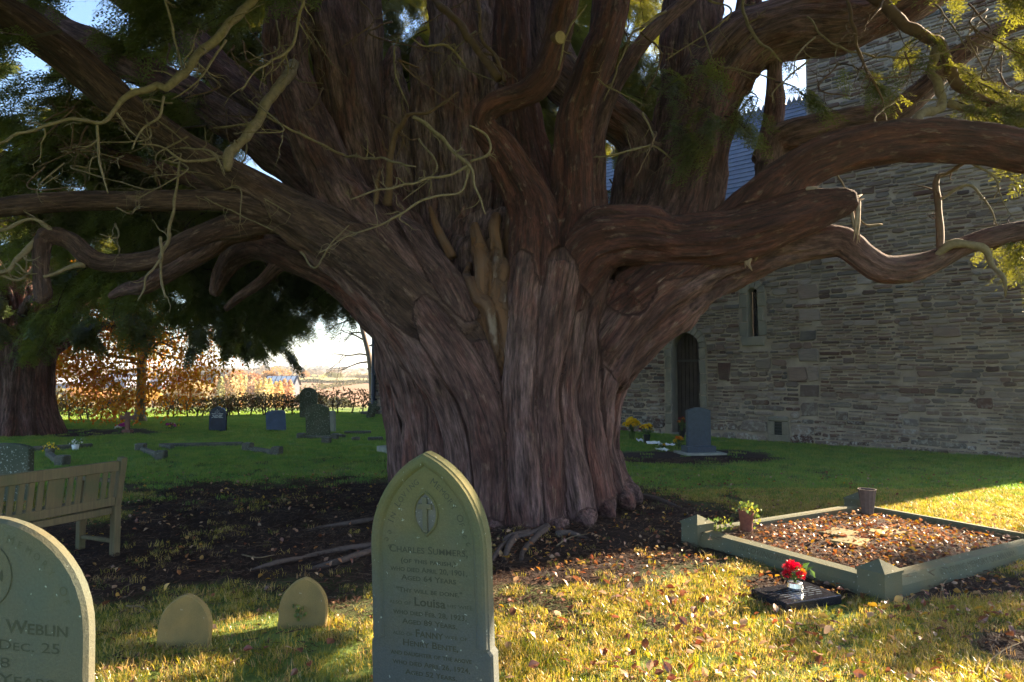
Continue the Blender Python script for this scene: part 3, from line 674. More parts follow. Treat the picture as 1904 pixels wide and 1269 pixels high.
def skin(name, V, F, fib, tone, mat, parent, sel=None):
    if sel is not None:
        F = F[sel]; u, inv = np.unique(F, return_inverse=True); F = inv.reshape(-1, 4); V, fib, tone = V[u], fib[u], tone[u]
    o = mesh_obj(name, V, F, mat, parent, True, True)
    for nm, A in (('fib', fib), ('tone', tone)):
        a = o.data.attributes.new(nm, 'FLOAT_VECTOR', 'POINT'); a.data.foreach_set('vector', A.astype(np.float32).ravel())
    return o

GREY, MIX, RED, OLV, OLD = (.15, 0, 0), (.45, 0, 0), (.95, 0, 0), (.35, .75, 0), (.15, .25, 0)
yew = thing('yew_tree', 'ancient yew with massive fluted trunk and sprawling bare limbs beside the church', 'tree', (TC[0], TC[1], 0))
ST = []
def S_(pts, tone=GREY, limb=None, lump=.10):
    if limb is None and len(pts) > 5:                         # a flute dives under the limb it feeds
        (a, b, Y, r), (c, d, Y_, r_) = pts[-1], pts[-2]; pts = pts[:-1] + [(a, b, Y+.06, r*.9), (a+(a-c)*.6, b+(b-d)*.6, Y+.3, r*.5)]
    ST.append(strand(pts, tone, limb, lump))
# --- limbs (numbered only to cut the fused skin into parts)
S_([(860, 640, 7.9, 70), (780, 575, 7.9, 66), (700, 500, 7.9, 60), (620, 445, 7.85, 50), (538, 397, 7.75, 42), (437, 336, 7.65, 35), (336, 276, 7.5, 32), (235, 202, 7.4, 32), (134, 111, 7.2, 34), (0, 20, 7.0, 34), (-160, -70, 6.8, 34)], OLV, 1)
S_([(760, 560, 8.6, 60), (660, 420, 9.0, 40), (571, 336, 9.3, 34), (487, 265, 9.6, 32), (370, 188, 10, 30), (269, 134, 10.3, 28), (151, 77, 10.6, 28), (20, 10, 11, 28), (-150, -60, 11.5, 25)], MIX, 2)
S_([(740, 520, 9.2, 55), (640, 400, 9.6, 38), (560, 280, 10, 30), (504, 208, 10.4, 28), (403, 128, 10.9, 28), (320, 40, 11.3, 28), (235, -10, 11.6, 26), (120, -80, 12, 24)], MIX, 3)
S_([(890, 740, 7.75, 50), (840, 640, 7.8, 55), (780, 560, 7.9, 58), (715, 480, 8.0, 60), (655, 400, 8.2, 56), (600, 300, 8.4, 46), (560, 205, 8.6, 38), (532, 120, 8.8, 36), (535, 20, 8.9, 36), (540, -120, 9.1, 34)], MIX, 4)
S_([(860, 640, 8.2, 55), (800, 540, 8.4, 60), (740, 450, 8.6, 60), (690, 370, 8.9, 55), (660, 280, 9.0, 50), (640, 170, 9.1, 48), (620, 60, 9.2, 48), (600, -100, 9.3, 46)], MIX, 5)
S_([(700, 480, 8.5, 55), (680, 330, 9.3, 46), (672, 200, 9.5, 42), (665, 60, 9.6, 40), (660, -100, 9.8, 38)], GREY, 6)
S_([(545, 408, 7.75, 26), (480, 388, 7.6, 22), (420, 374, 7.5, 19), (300, 373, 7.3, 19), (150, 374, 7.1, 18), (0, 386, 6.9, 17), (-120, 395, 6.8, 16)], OLV, 7)
S_([(520, 395, 8.1, 24), (437, 355, 8.3, 18), (370, 343, 8.4, 14), (336, 330, 8.4, 14), (218, 292, 8.5, 13), (134, 279, 8.5, 12), (0, 297, 8.6, 11), (-100, 305, 8.6, 10)], MIX, 8)
S_([(600, 440, 7.9, 34), (520, 412, 7.8, 24), (420, 423, 7.6, 22), (336, 456, 7.4, 17), (286, 482, 7.3, 15), (202, 490, 7.2, 15), (161, 477, 7.1, 16), (134, 450, 7.1, 15), (84, 438, 7.0, 15), (76, 500, 6.95, 11), (80, 548, 6.9, 15), (72, 565, 6.9, 6)], OLV, 9)
S_([(480, 418, 7.9, 24), (420, 430, 8.0, 23), (387, 457, 8.1, 22), (319, 500, 8.3, 19), (269, 534, 8.4, 16), (235, 538, 8.6, 12), (205, 552, 8.8, 8)], MIX, 10)
S_([(745, 610, 8.7, 50), (660, 535, 8.9, 36), (571, 487, 9.1, 32), (487, 457, 9.3, 25), (437, 474, 9.4, 20), (413, 507, 9.5, 17), (398, 548, 9.6, 9)], MIX, 11)
S_([(560, 482, 9.1, 24), (521, 492, 9.2, 13), (487, 524, 9.3, 10), (447, 551, 9.4, 8), (420, 575, 9.5, 5)], MIX, 12)
# right
S_([(1075, 790, 8.7, 30), (1110, 700, 8.5, 50), (1150, 630, 8.25, 74), (1225, 545, 8.1, 80), (1330, 490, 8.0, 58), (1430, 462, 7.9, 42), (1500, 455, 7.8, 32), (1566, 453, 7.7, 26), (1600, 477, 7.6, 24), (1644, 502, 7.5, 24), (1701, 498, 7.5, 23), (1751, 480, 7.45, 20), (1802, 455, 7.4, 18), (1904, 428, 7.3, 18), (2010, 415, 7.2, 16)], MIX, 13)
S_([(1180, 560, 8.0, 60), (1290, 480, 7.9, 55), (1370, 425, 7.8, 50), (1440, 362, 7.7, 46), (1500, 312, 7.6, 42), (1600, 277, 7.5, 38), (1700, 262, 7.4, 38), (1800, 265, 7.3, 36), (1904, 282, 7.2, 34), (2060, 330, 7.0, 32), (2200, 380, 6.9, 28)], RED, 14)
S_([(1060, 520, 8.0, 60), (1110, 455, 7.8, 52), (1180, 440, 7.7, 50), (1265, 448, 7.65, 46), (1350, 440, 7.6, 46), (1440, 415, 7.5, 42), (1510, 392, 7.45, 34), (1565, 378, 7.4, 25), (1585, 376, 7.4, 20)], RED, 15)
S_([(1330, 510, 8.8, 50), (1400, 410, 9.0, 24), (1422, 340, 9.1, 20), (1440, 270, 9.2, 22), (1480, 255, 9.15, 32), (1550, 240, 9.1, 32), (1650, 215, 9.0, 27), (1715, 170, 8.9, 22), (1770, 115, 8.8, 18), (1850, 60, 8.7, 16), (1960, 20, 8.6, 14)], OLD, 16)
S_([(1425, 300, 9.2, 24), (1440, 220, 9.3, 18), (1440, 130, 9.4, 14), (1450, 40, 9.5, 10)], MIX, 16)
S_([(1160, 560, 9.2, 90), (1245, 440, 9.4, 80), (1280, 320, 9.5, 68), (1305, 200, 9.6, 64), (1368, 100, 9.5, 58), (1460, 55, 9.4, 56), (1560, 45, 9.3, 52), (1650, 10, 9.2, 48), (1760, -50, 9.0, 44)], MIX, 17)
S_([(1270, 400, 9.6, 62), (1275, 250, 9.8, 58), (1285, 100, 10, 54), (1295, -60, 10.2, 52)], MIX, 18)
S_([(1370, 140, 9.5, 40), (1385, 60, 9.6, 26), (1400, -40, 9.7, 22)], RED, 17)
# stems up the middle
S_([(1040, 560, 7.9, 55), (1058, 440, 8.0, 50), (1066, 380, 8.0, 40), (1066, 300, 8.05, 36), (1070, 225, 8.1, 36), (1090, 160, 8.1, 36), (1120, 80, 8.2, 36), (1138, 0, 8.3, 36), (1150, -110, 8.4, 34)], RED, 19)
S_([(1000, 520, 7.85, 55), (995, 400, 7.9, 42), (959, 322, 7.9, 36), (926, 266, 7.85, 28), (900, 236, 7.8, 24), (905, 206, 7.75, 23), (932, 188, 7.7, 23), (976, 172, 7.65, 24), (1006, 145, 7.6, 27), (1023, 101, 7.6, 27), (1037, 60, 7.6, 26), (1046, 20, 7.6, 25), (1066, -40, 7.6, 24)], RED, 20)
S_([(1000, 520, 8.6, 60), (1005, 400, 8.7, 45), (975, 260, 8.8, 36), (955, 130, 8.9, 32), (950, 0, 9.0, 32), (945, -110, 9.1, 30)], RED, 21)
S_([(900, 520, 9.0, 90), (885, 400, 9.2, 75), (875, 250, 9.4, 66), (865, 100, 9.6, 62), (850, -100, 9.8, 60)], (0, 0, 0), 22)
S_([(830, 480, 9.2, 60), (815, 330, 9.4, 42), (800, 200, 9.5, 34), (785, 110, 9.55, 22), (778, 70, 9.6, 6)], (0, 0, 0), 23)
S_([(760, 460, 9.5, 55), (740, 330, 9.6, 42), (735, 220, 9.8, 36), (728, 150, 9.9, 24), (735, 90, 10, 9)], (0, 0, 0), 24)
S_([(1090, 420, 8.9, 40), (1104, 260, 9.0, 20), (1144, 155, 9.1, 15), (1211, 60, 9.2, 13), (1300, -20, 9.3, 12)], MIX, 25)
S_([(1180, 470, 9.7, 60), (1190, 330, 9.9, 45), (1180, 250, 10, 38), (1030, 120, 10.1, 40), (1020, -60, 10.3, 40)], GREY, 26)
# --- flutes of the trunk, front
S_([(762, 912, 8.9, 34), (757, 800, 8.8, 38), (748, 700, 8.7, 42), (738, 620, 8.65, 38), (712, 555, 8.6, 38)])
S_([(800, 935, 8.4, 40), (790, 820, 8.4, 40), (772, 720, 8.4, 42), (750, 640, 8.35, 40), (715, 570, 8.3, 40)])
S_([(840, 955, 8.1, 34), (832, 880, 8.2, 30), (815, 760, 8.3, 26), (790, 690, 8.2, 26), (750, 625, 8.1, 34)])
S_([(880, 968, 7.75, 34), (868, 830, 7.8, 38), (832, 715, 7.8, 42), (785, 635, 7.85, 46), (725, 562, 7.9, 48), (650, 490, 7.9, 44), (570, 435, 7.85, 38)])
S_([(922, 985, 7.45, 36), (918, 850, 7.5, 40), (892, 745, 7.55, 40), (848, 660, 7.6, 40), (795, 585, 7.7, 40), (735, 510, 7.8, 40)], MIX)
S_([(948, 990, 7.40, 28), (942, 870, 7.5, 28), (928, 790, 7.55, 28), (900, 700, 7.6, 28), (868, 620, 7.7, 32), (830, 545, 7.8, 38), (770, 465, 8.0, 44)], MIX)
S_([(985, 990, 7.35, 34), (975, 860, 7.42, 36), (968, 760, 7.5, 34), (972, 640, 7.6, 34), (982, 540, 7.7, 38), (996, 450, 7.8, 40)])
S_([(1022, 982, 7.40, 32), (1012, 850, 7.5, 34), (1010, 720, 7.6, 34), (1025, 600, 7.65, 36), (1040, 500, 7.75, 42)], MIX)
S_([(1072, 965, 7.65, 38), (1052, 850, 7.75, 34), (1045, 720, 7.8, 30), (1055, 600, 7.85, 34), (1060, 520, 7.9, 44)])
S_([(1108, 945, 7.95, 34), (1090, 820, 8.0, 38), (1085, 700, 8.05, 34), (1090, 600, 8.05, 34), (1105, 520, 8.0, 42)], MIX)
S_([(1136, 930, 8.25, 33), (1102, 830, 8.3, 32), (1110, 700, 8.2, 38), (1142, 610, 8.2, 46), (1215, 540, 8.1, 54), (1310, 490, 8.0, 48)])
S_([(1150, 918, 8.6, 27), (1113, 820, 8.6, 29), (1128, 710, 8.55, 33), (1165, 635, 8.5, 38), (1240, 570, 8.4, 42), (1330, 515, 8.2, 36), (1420, 482, 8.05, 28)], MIX)
S_([(1115, 890, 9.1, 36), (1112, 780, 9.1, 36), (1140, 680, 9.0, 38), (1190, 600, 8.9, 44), (1270, 540, 8.8, 48)])
# root toes
for a, b, Y, e, f_, Y2 in ((930, 975, 7.45, 905, 1000, 7.1), (985, 985, 7.4, 975, 1005, 7.05), (1025, 978, 7.4, 1040, 992, 7.15), (1075, 962, 7.6, 1092, 972, 7.4), (1108, 940, 7.95, 1134, 950, 7.75), (1134, 925, 8.25, 1168, 932, 8.1), (1138, 912, 8.6, 1180, 920, 8.45)):
    S_([(a-4, b-70, Y+.22, 20), (a, b-22, Y+.10, 28), ((a+e)/2, (b+f_)/2-2, (Y+Y2)/2+.05, 25), (e, f_+2, Y2, 15), (e+8, f_+14, Y2-.12, 6)])
# core and back of the trunk (metres)
def core(P, r, tone=GREY): P, r = spline(P, r, .12); ST.append(dict(P=P, r=r, tone=tone, limb=None, lump=.12))
core([(0, 8.75, -.2), (-.02, 8.75, .8), (-.05, 8.8, 1.8), (-.05, 8.9, 2.7), (0, 9.1, 3.3)], [.90, .86, .88, .98, .9])
core([(-.65, 8.8, -.1), (-.75, 8.8, 1.0), (-.95, 8.8, 2.0), (-1.15, 8.9, 2.8)], [.62, .55, .62, .6]); core([(.6, 8.9, -.1), (.6, 8.9, 1.0), (.8, 8.9, 2.0), (1.2, 9.0, 2.8)], [.66, .6, .7, .62])
for q in range(9):
    t = R(8+q*20.5); r0 = .97; x, y = r0*math.cos(t), r0*math.sin(t); k = random.uniform(.85, 1.1)
    core([(TC[0]+x*1.1, TC[1]+y*1.1, -.15), (TC[0]+x, TC[1]+y, .5), (TC[0]+x*.97, TC[1]+y*.97, 1.6), (TC[0]+x*1.15, TC[1]+y*1.15, 2.6), (TC[0]+x*1.5, TC[1]+y*1.5, 3.5)], [.36*k, .30*k, .32*k, .33*k, .2*k])
YV, YF, YFIB, YTONE, YSID = fuse(ST, .021, 'yew')
lim = np.array([s['limb'] or 0 for s in ST])[YSID]
z_, y_ = YV[:, 2], YV[:, 1]
isl = (lim > 0) & ((z_ > 3.05) | (np.abs(YV[:, 0]-TC[0]) > 1.75)); vl = np.where(isl, lim, 0); fl = vl[YF].max(1)
skin('trunk', YV, YF, YFIB, YTONE, M['bark'], yew, fl == 0)
for q in sorted(set(fl.tolist())-{0}): skin('limb', YV, YF, YFIB, YTONE, M['bark'], yew, fl == q)

# exposed dead heartwood in the hollow
def heart_mat():
    m, nt, out = newmat('bare_heartwood'); fib = nd(nt, 'ShaderNodeAttribute', attribute_name='fib').outputs['Vector']
    g1 = noise_(nt, scaled(nt, fib, (22, 22, 2)), 1, 4); g2 = noise_(nt, scaled(nt, fib, (5, 5, 2.5)), 1, 4)
    c = mixc(nt, mrange(nt, g2, .35, .65), (.15, .066, .028), (.125, .07, .046)); c = mixc(nt, mrange(nt, g1, .45, .7, 0, .7), c, (.05, .022, .013)); c = mixc(nt, mrange(nt, g2, .62, .70), c, (.21, .15, .115))
    principled(nt, out, c, .8, g1, .9, .02); return m
M['heart'] = heart_mat()
HS = []; hr = random.Random(12)
for q in range(15):
    u_ = q/14; x0 = 905+45*u_+hr.uniform(-4, 4); top = hr.uniform(400, 450) if 3 < q < 12 else hr.uniform(460, 530); bot = hr.uniform(640, 800); w = hr.uniform(8, 13); ph = hr.uniform(0, 6)
    x1 = 845+105*u_; HS.append(strand([(x0+12, bot, 7.62, w*.6), (x0+hr.uniform(-4, 6), bot-90, 7.64+.05*math.sin(ph), w), ((x0+x1)/2+hr.uniform(-5, 5), 560, 7.72+.06*math.sin(ph+1), w*1.25), ((x0+2*x1)/3+hr.uniform(-8, 8), (560+top)/2, 7.80+.07*math.sin(ph+2), w*1.2), (x1+hr.uniform(-8, 8), top+25, 7.92+.06*math.sin(ph), w*.8), (x1+hr.uniform(-12, 12), top, 8.05, w*.5)], (0, 0, 0), None, .35))
HS += [strand([(955, 520, 8.0, 18), (952, 440, 8.1, 18), (955, 360, 8.2, 13), (950, 330, 8.25, 4)], (0, 0, 0), None, .3), strand([(840, 480, 8.1, 9), (815, 430, 8.15, 9), (800, 385, 8.2, 3)], (0, 0, 0), None, .3)]
HV, HF, HFIB, HT, HSID = fuse(HS, .012, 'heart', 5)
hole = np.array(at(873, 448, 7.76)); dv = HV-hole; r_ = np.linalg.norm(dv*[1, .35, .8], axis=1); HV[:, 1] += np.where(r_ < .075, (.075-r_)*2.6, 0)
hole = np.array(at(917, 470, 7.72)); dv = HV-hole; r_ = np.linalg.norm(dv*[1.6, .3, .45], axis=1); HV[:, 1] += np.where(r_ < .07, (.07-r_)*1.6, 0)
skin('dead_heartwood', HV, HF, HFIB, HT, M['heart'], yew)['label'] = 'orange bare dead wood in the hollow of the trunk'

# ------------------------------------------------------------------ dead twigs and small branches
def twigs(mb, P, r, depth=2, dens=3.5, ln=.5, grav=-.1, seed=None):
    """Side twigs growing from a path of radius r."""
    P = np.asarray(P, float); L = np.linalg.norm(np.diff(P, axis=0), axis=1).sum(); T, A, B = frames(P)
    for _ in range(max(1, int(L*dens))):
        i = random.randrange(len(P)//6, len(P)); th = random.uniform(0, 6.28); sd_ = A[i]*math.cos(th)+B[i]*math.sin(th)
        d = unit(T[i]*random.uniform(.3, .9)+sd_*random.uniform(.5, 1)); l = ln*random.uniform(.35, 1.1); n = random.randint(4, 6); pts = [P[i]]; rr = [min(r[i]*.6, .011)]
        for k in range(n):
            d = unit(d + np.array([random.gauss(0, .42), random.gauss(0, .42), random.gauss(0, .42)+grav*.4])); pts.append(pts[-1]+d*l/n); rr.append(rr[0]*(1-(k+1)/n*.75))
        pp, r2 = spline(pts, rr, l/10); mb.tube(pp, r2, 5, True)
        if depth > 1: twigs(mb, pp, r2, depth-1, dens*1.6, ln*.5, grav)
def dead(pts, mat='twig', depth=2, dens=2.5, ln=.45, name='dead_branch', fat=1.0):
    P = [tuple(at(a, b, Y)) for a, b, Y, r in pts]; rr = [r*(.62 if r < 8 else .74)*fat*Y/FPX for a, b, Y, r in pts]
    P = [P[0]] + [tuple(np.array(p)+rng.normal(0, .016, 3)) for p in P[1:]]
    P, r = spline(P, rr, .04); r = r*(1+.22*vnoise(P*13, 3)); P = P+np.stack([vnoise(P*7, 71), vnoise(P*7, 72), vnoise(P*7, 73)], 1)*np.minimum(.022, r*1.6)[:, None]; mb = MB(); mb.tube(P, r, 7, True)
    if depth: twigs(mb, P, r, depth, dens*1.5, ln)
    return mb.build(name, M[mat], yew, True, True)
dead([(520, -60, 6.9, 10), (470, 0, 6.8, 11), (413, 60, 6.6, 12), (370, 97, 6.5, 11), (346, 134, 6.45, 11), (313, 165, 6.4, 10), (292, 158, 6.4, 9), (242, 178, 6.3, 8), (218, 202, 6.3, 7), (185, 222, 6.2, 6), (118, 225, 6.1, 5), (7, 262, 6.0, 5), (-60, 280, 5.9, 3)], dens=3.2)
dead([(545, 120, 8.2, 14), (530, 150, 7.6, 13), (500, 185, 7.3, 13), (475, 240, 7.1, 13), (430, 285, 6.9, 12), (421, 300, 6.85, 14), (420, 318, 6.85, 9)], dens=1.4)
dead([(572, -30, 6.6, 5), (565, 3, 6.5, 5), (551, 34, 6.5, 5), (538, 91, 6.5, 4.5), (507, 118, 6.4, 4), (470, 128, 6.3, 3), (452, 160, 6.3, 2)], dens=4)
dead([(417, 74, 6.6, 4), (397, 118, 6.5, 4), (366, 151, 6.4, 3), (319, 182, 6.4, 2)], dens=3, ln=.3)
dead([(309, 178, 6.4, 4), (296, 215, 6.3, 4), (266, 242, 6.3, 3), (245, 279, 6.2, 2)], dens=3, ln=.3)
dead([(413, 292, 6.9, 4), (366, 299, 6.8, 4.5), (329, 296, 6.7, 4), (303, 269, 6.7, 3), (266, 266, 6.6, 2)], dens=3, ln=.3)
dead([(178, 225, 6.2, 4), (178, 286, 6.2, 4), (192, 326, 6.2, 3), (202, 363, 6.2, 2)], dens=2.5, ln=.3)
dead([(300, -30, 6.5, 4), (318, 40, 6.5, 4), (340, 130, 6.5, 3)], dens=3, ln=.3)
dead([(300, 480, 7.2, 6), (318, 420, 7.1, 5), (330, 330, 7.0, 3.5), (345, 290, 7, 2)], dens=2); dead([(302, 440, 7.0, 5), (304, 495, 7.0, 4), (308, 555, 7.0, 3)], dens=1.5, ln=.3); dead([(300, 478, 7.0, 4), (280, 515, 6.9, 4), (252, 558, 6.9, 2)], dens=1, ln=.3)
dead([(84, 440, 7.0, 9), (50, 470, 6.9, 8), (20, 500, 6.8, 7), (-30, 520, 6.7, 6)], dens=4); dead([(110, 440, 7.0, 8), (60, 410, 6.9, 6), (0, 430, 6.8, 5), (-40, 425, 6.7, 4)], dens=4)
dead([(160, 490, 7.1, 9), (120, 510, 7.0, 7), (90, 515, 6.9, 5)], dens=3, ln=.3); dead([(90, 470, 7.0, 6), (40, 520, 6.9, 5), (0, 512, 6.8, 4)], dens=4)
# centre
dead([(768, 215, 7.3, 6), (808, 242, 7.25, 6), (842, 282, 7.2, 5.5), (872, 309, 7.15, 5), (889, 356, 7.1, 3.5), (905, 400, 7.1, 2)], dens=4)
dead([(872, 309, 7.15, 4.5), (842, 326, 7.1, 4), (781, 336, 7.0, 3.5), (731, 356, 6.9, 3.5), (700, 356, 6.9, 3), (650, 373, 6.8, 2)], dens=4, ln=.4)
dead([(872, 313, 7.15, 4.5), (858, 353, 7.1, 4), (791, 370, 7.0, 4), (741, 393, 6.9, 3.5), (700, 420, 6.9, 3), (650, 432, 6.85, 2), (600, 470, 6.8, 1.5)], dens=4, ln=.4)
dead([(721, 380, 8.0, 11), (724, 330, 7.8, 10), (737, 255, 7.6, 9), (768, 215, 7.4, 7), (801, 205, 7.3, 5), (828, 192, 7.2, 4), (855, 171, 7.2, 2)], 'twig_brown', dens=2.5, ln=.4)
dead([(640, 292, 8.0, 4), (700, 298, 7.6, 4), (754, 302, 7.3, 3.5), (774, 309, 7.2, 2)], dens=3, ln=.3); dead([(640, 290, 8, 4), (580, 262, 7.6, 4), (510, 225, 7.4, 3), (470, 190, 7.3, 2)], dens=2.5, ln=.3)
dead([(875, 302, 7.15, 4), (905, 279, 7.1, 4), (905, 252, 7.1, 3.5), (872, 235, 7.0, 3)], dens=3, ln=.3)
dead([(880, -40, 8.2, 6), (885, 0, 8.1, 6), (899, 67, 8.0, 6), (922, 111, 7.95, 6), (939, 158, 7.95, 6)], 'twig_brown', 1, 1.5); dead([(770, -40, 8.4, 9), (801, 0, 8.3, 9), (855, 50, 8.2, 10), (895, 101, 8.1, 10), (926, 150, 8.0, 11)], 'twig_brown', 1, 1.2)
dead([(700, 400, 8.0, 9), (697, 370, 7.9, 8), (700, 330, 7.85, 7), (703, 318, 7.85, 5)], 'twig_brown', 0)
dead([(862, 120, 7.6, 4), (830, 85, 7.4, 4), (790, 88, 7.3, 3), (760, 70, 7.2, 2)], dens=2, ln=.3)
dead([(1040, 130, 7.5, 3), (1060, 60, 7.4, 3), (1090, 10, 7.4, 2)], dens=2, ln=.3); dead([(560, 470, 7.6, 3), (590, 500, 7.4, 3), (620, 450, 7.2, 2.5), (650, 420, 7.1, 1.5)], dens=2, ln=.3)
# right
dead([(1388, -20, 8.5, 5), (1385, 20, 8.5, 5), (1408, 71, 8.4, 5), (1439, 97, 8.3, 4), (1456, 118, 8.3, 3)], dens=4, ln=.4); dead([(1567, -20, 8.2, 6), (1587, 50, 8.1, 6), (1593, 94, 8.1, 5), (1617, 151, 8.0, 4), (1640, 190, 8, 2)], 'twig_brown', dens=4)
dead([(1600, -30, 8.6, 16), (1650, 20, 8.5, 15), (1701, 60, 8.4, 15), (1748, 91, 8.3, 14), (1778, 151, 8.2, 13), (1835, 188, 8.1, 12), (1904, 218, 8.0, 11), (1990, 240, 7.9, 9)], 'twig_brown', dens=3.5, ln=.6, name='branch')
dead([(1745, 91, 8.3, 11), (1728, 134, 8.2, 10), (1751, 168, 8.1, 11), (1748, 195, 8.0, 11), (1711, 215, 7.8, 12), (1698, 240, 7.6, 16), (1700, 262, 7.5, 18)], 'twig', dens=2.5, name='branch'); dead([(1761, 195, 8.1, 9), (1819, 202, 8.0, 9), (1904, 205, 7.9, 8), (1980, 200, 7.8, 6)], 'twig', dens=3.5, name='branch')
dead([(1748, 470, 7.45, 9), (1748, 420, 7.5, 9), (1745, 336, 7.6, 8), (1760, 320, 7.6, 6), (1802, 300, 7.5, 5), (1840, 285, 7.4, 4)], 'twig_brown', dens=3, name='branch')
dead([(1735, 477, 7.4, 9), (1778, 457, 7.3, 11), (1819, 467, 7.2, 10), (1845, 491, 7.15, 8), (1866, 527, 7.1, 6), (1872, 548, 7.1, 3)], 'twig', 0, name='branch')
dead([(1745, 370, 7.6, 5), (1800, 345, 7.5, 4), (1835, 390, 7.4, 3), (1850, 420, 7.4, 2)], dens=3, ln=.35); dead([(1800, 300, 7.4, 4), (1850, 330, 7.3, 3), (1870, 380, 7.3, 2)], dens=4, ln=.4); dead([(1850, 460, 7.4, 6), (1904, 440, 7.3, 6), (1960, 445, 7.2, 5)], 'twig_brown', dens=4, ln=.5)
dead([(1500, 30, 8.4, 3), (1560, 85, 8.2, 3), (1680, 110, 8.1, 3), (1800, 90, 8.0, 2)], dens=4, ln=.4); dead([(1240, 20, 8.6, 4), (1180, 60, 8.4, 4), (1150, 130, 8.3, 3), (1120, 190, 8.2, 2)], dens=3.5, ln=.4); dead([(1280, 330, 8.9, 3), (1220, 270, 8.6, 3), (1150, 290, 8.4, 2.5), (1100, 292, 8.3, 2)], dens=3, ln=.4)
dead([(1300, 40, 9, 3), (1330, 110, 8.8, 3), (1380, 130, 8.6, 2.5), (1440, 145, 8.5, 2)], dens=3.5, ln=.4); dead([(1640, 420, 7.7, 3), (1610, 410, 7.6, 3), (1560, 330, 7.6, 3), (1555, 300, 7.5, 3)], dens=2, ln=.3)
for q in range(16):
    a = random.uniform(1480, 1900); b = random.uniform(-10, 200); Y = random.uniform(7.8, 8.8); dead([(a, b, Y, 3), (a+random.uniform(-60, 60), b+random.uniform(20, 60), Y-.2, 2.5), (a+random.uniform(-90, 90), b+random.uniform(50, 130), Y-.3, 1.5)], random.choice(['twig', 'twig_brown']), 2, 4.5, .4)
for q in range(30):
    a = random.uniform(-20, 480); b = random.uniform(180, 420); Y = random.uniform(6.8, 8.2); dead([(a, b, Y, 3), (a+random.uniform(-70, 70), b+random.uniform(-30, 50), Y-.2, 2.5), (a+random.uniform(-120, 120), b+random.uniform(-20, 100), Y-.3, 1.5)], random.choice(['twig', 'twig', 'twig_brown']), 2, 4, .45)
for q in range(34):
    a = random.uniform(300, 1320); b = random.uniform(-20, 260); Y = random.uniform(7.4, 8.8); dead([(a, b, Y, 3.4), (a+random.uniform(-50, 50), b+random.uniform(-20, 60), Y-.2, 2.6), (a+random.uniform(-100, 100), b+random.uniform(10, 120), Y-.3, 1.5)], random.choice(['twig', 'twig_brown', 'twig_brown']), 2, 3.5, .4)
# snapped ends: pale splinters
def splinter(p0, p1, Y, r, n=6):
    a, b = np.array(at(*p0, Y)), np.array(at(*p1, Y)); mb = MB(); L = np.linalg.norm(b-a)
    for q in range(n):
        o = rng.normal(0, r*.5, 3); e = a+(b-a)*random.uniform(.6, 1.05)+rng.normal(0, r*.6, 3); mb.tube([a+o, (a+e)/2+o*.8, e], [r*.55, r*.4, r*.06], 5)
    return mb.build('splintered_stub', M['splint'], yew, True, True)
M['splint'] = plain('torn_pale_wood', (.26, .18, .125), .85, var=.5, scale=22)
splinter((1592, 378), (1594, 452), 7.36, .045, 7); splinter((1575, 380), (1605, 362), 7.38, .05, 6); splinter((1500, 352), (1545, 350), 7.4, .03, 5); splinter((1385, 478), (1402, 448), 7.6, .05, 4); splinter((1388, 470), (1391, 500), 7.55, .06, 6)
# sawn stub on the curving stem
k = MB(); a, b = np.array(at(1022, 78, 7.6)), np.array(at(1042, 70, 7.38)); k.tube([a, b], [.075, .070], 12); k.build('sawn_stub', M['twig_brown'], yew, True, True); k = MB(); d_ = unit(b-a); k.tube([b, b+d_*.004], [.066, .066], 14); k.build('sawn_face', M['splint'], yew, False, True)
# surface roots
M['rootbark'] = plain('root_bark', (.085, .06, .05), .9, var=.5, scale=25)
for pts in ([(1018, 982, 7.2), (985, 998, 6.9), (950, 1005, 6.7), (925, 1030, 6.3), (905, 1060, 5.9)], [(1018, 984, 7.1), (1000, 1000, 6.9), (975, 1022, 6.5), (968, 1040, 6.3)], [(985, 992, 6.95), (950, 1002, 6.75), (930, 1010, 6.65)], [(960, 1000, 6.7), (945, 1022, 6.4), (938, 1048, 6.05)], [(1035, 998, 7.0), (1060, 996, 7.0), (1095, 997, 7.0)],
            [(760, 1005, 7.0), (690, 1018, 6.5), (600, 1030, 6.3), (520, 1050, 6.0), (450, 1062, 5.8)], [(720, 1015, 6.6), (640, 1045, 6.0), (560, 1058, 5.85)], [(1190, 925, 8.2), (1230, 935, 8.3), (1290, 950, 8.0)], [(740, 960, 7.6), (660, 975, 7.2), (560, 985, 7.1)]):
    P = [np.array(gnd(a, b)) + [0, 0, .012+.014*math.sin(q*2.3)] for q, (a, b, Y) in enumerate(pts)]; P[-1][2] = -.03; n = len(P); P, r = spline(P, [.038*(1-q/n*.65) for q in range(n)], .06)
    P[:, 2] += .012*vnoise(P*6, 5); k = MB(); k.tube(P, r, 7); k.build('root', M['rootbark'], yew, True, True)

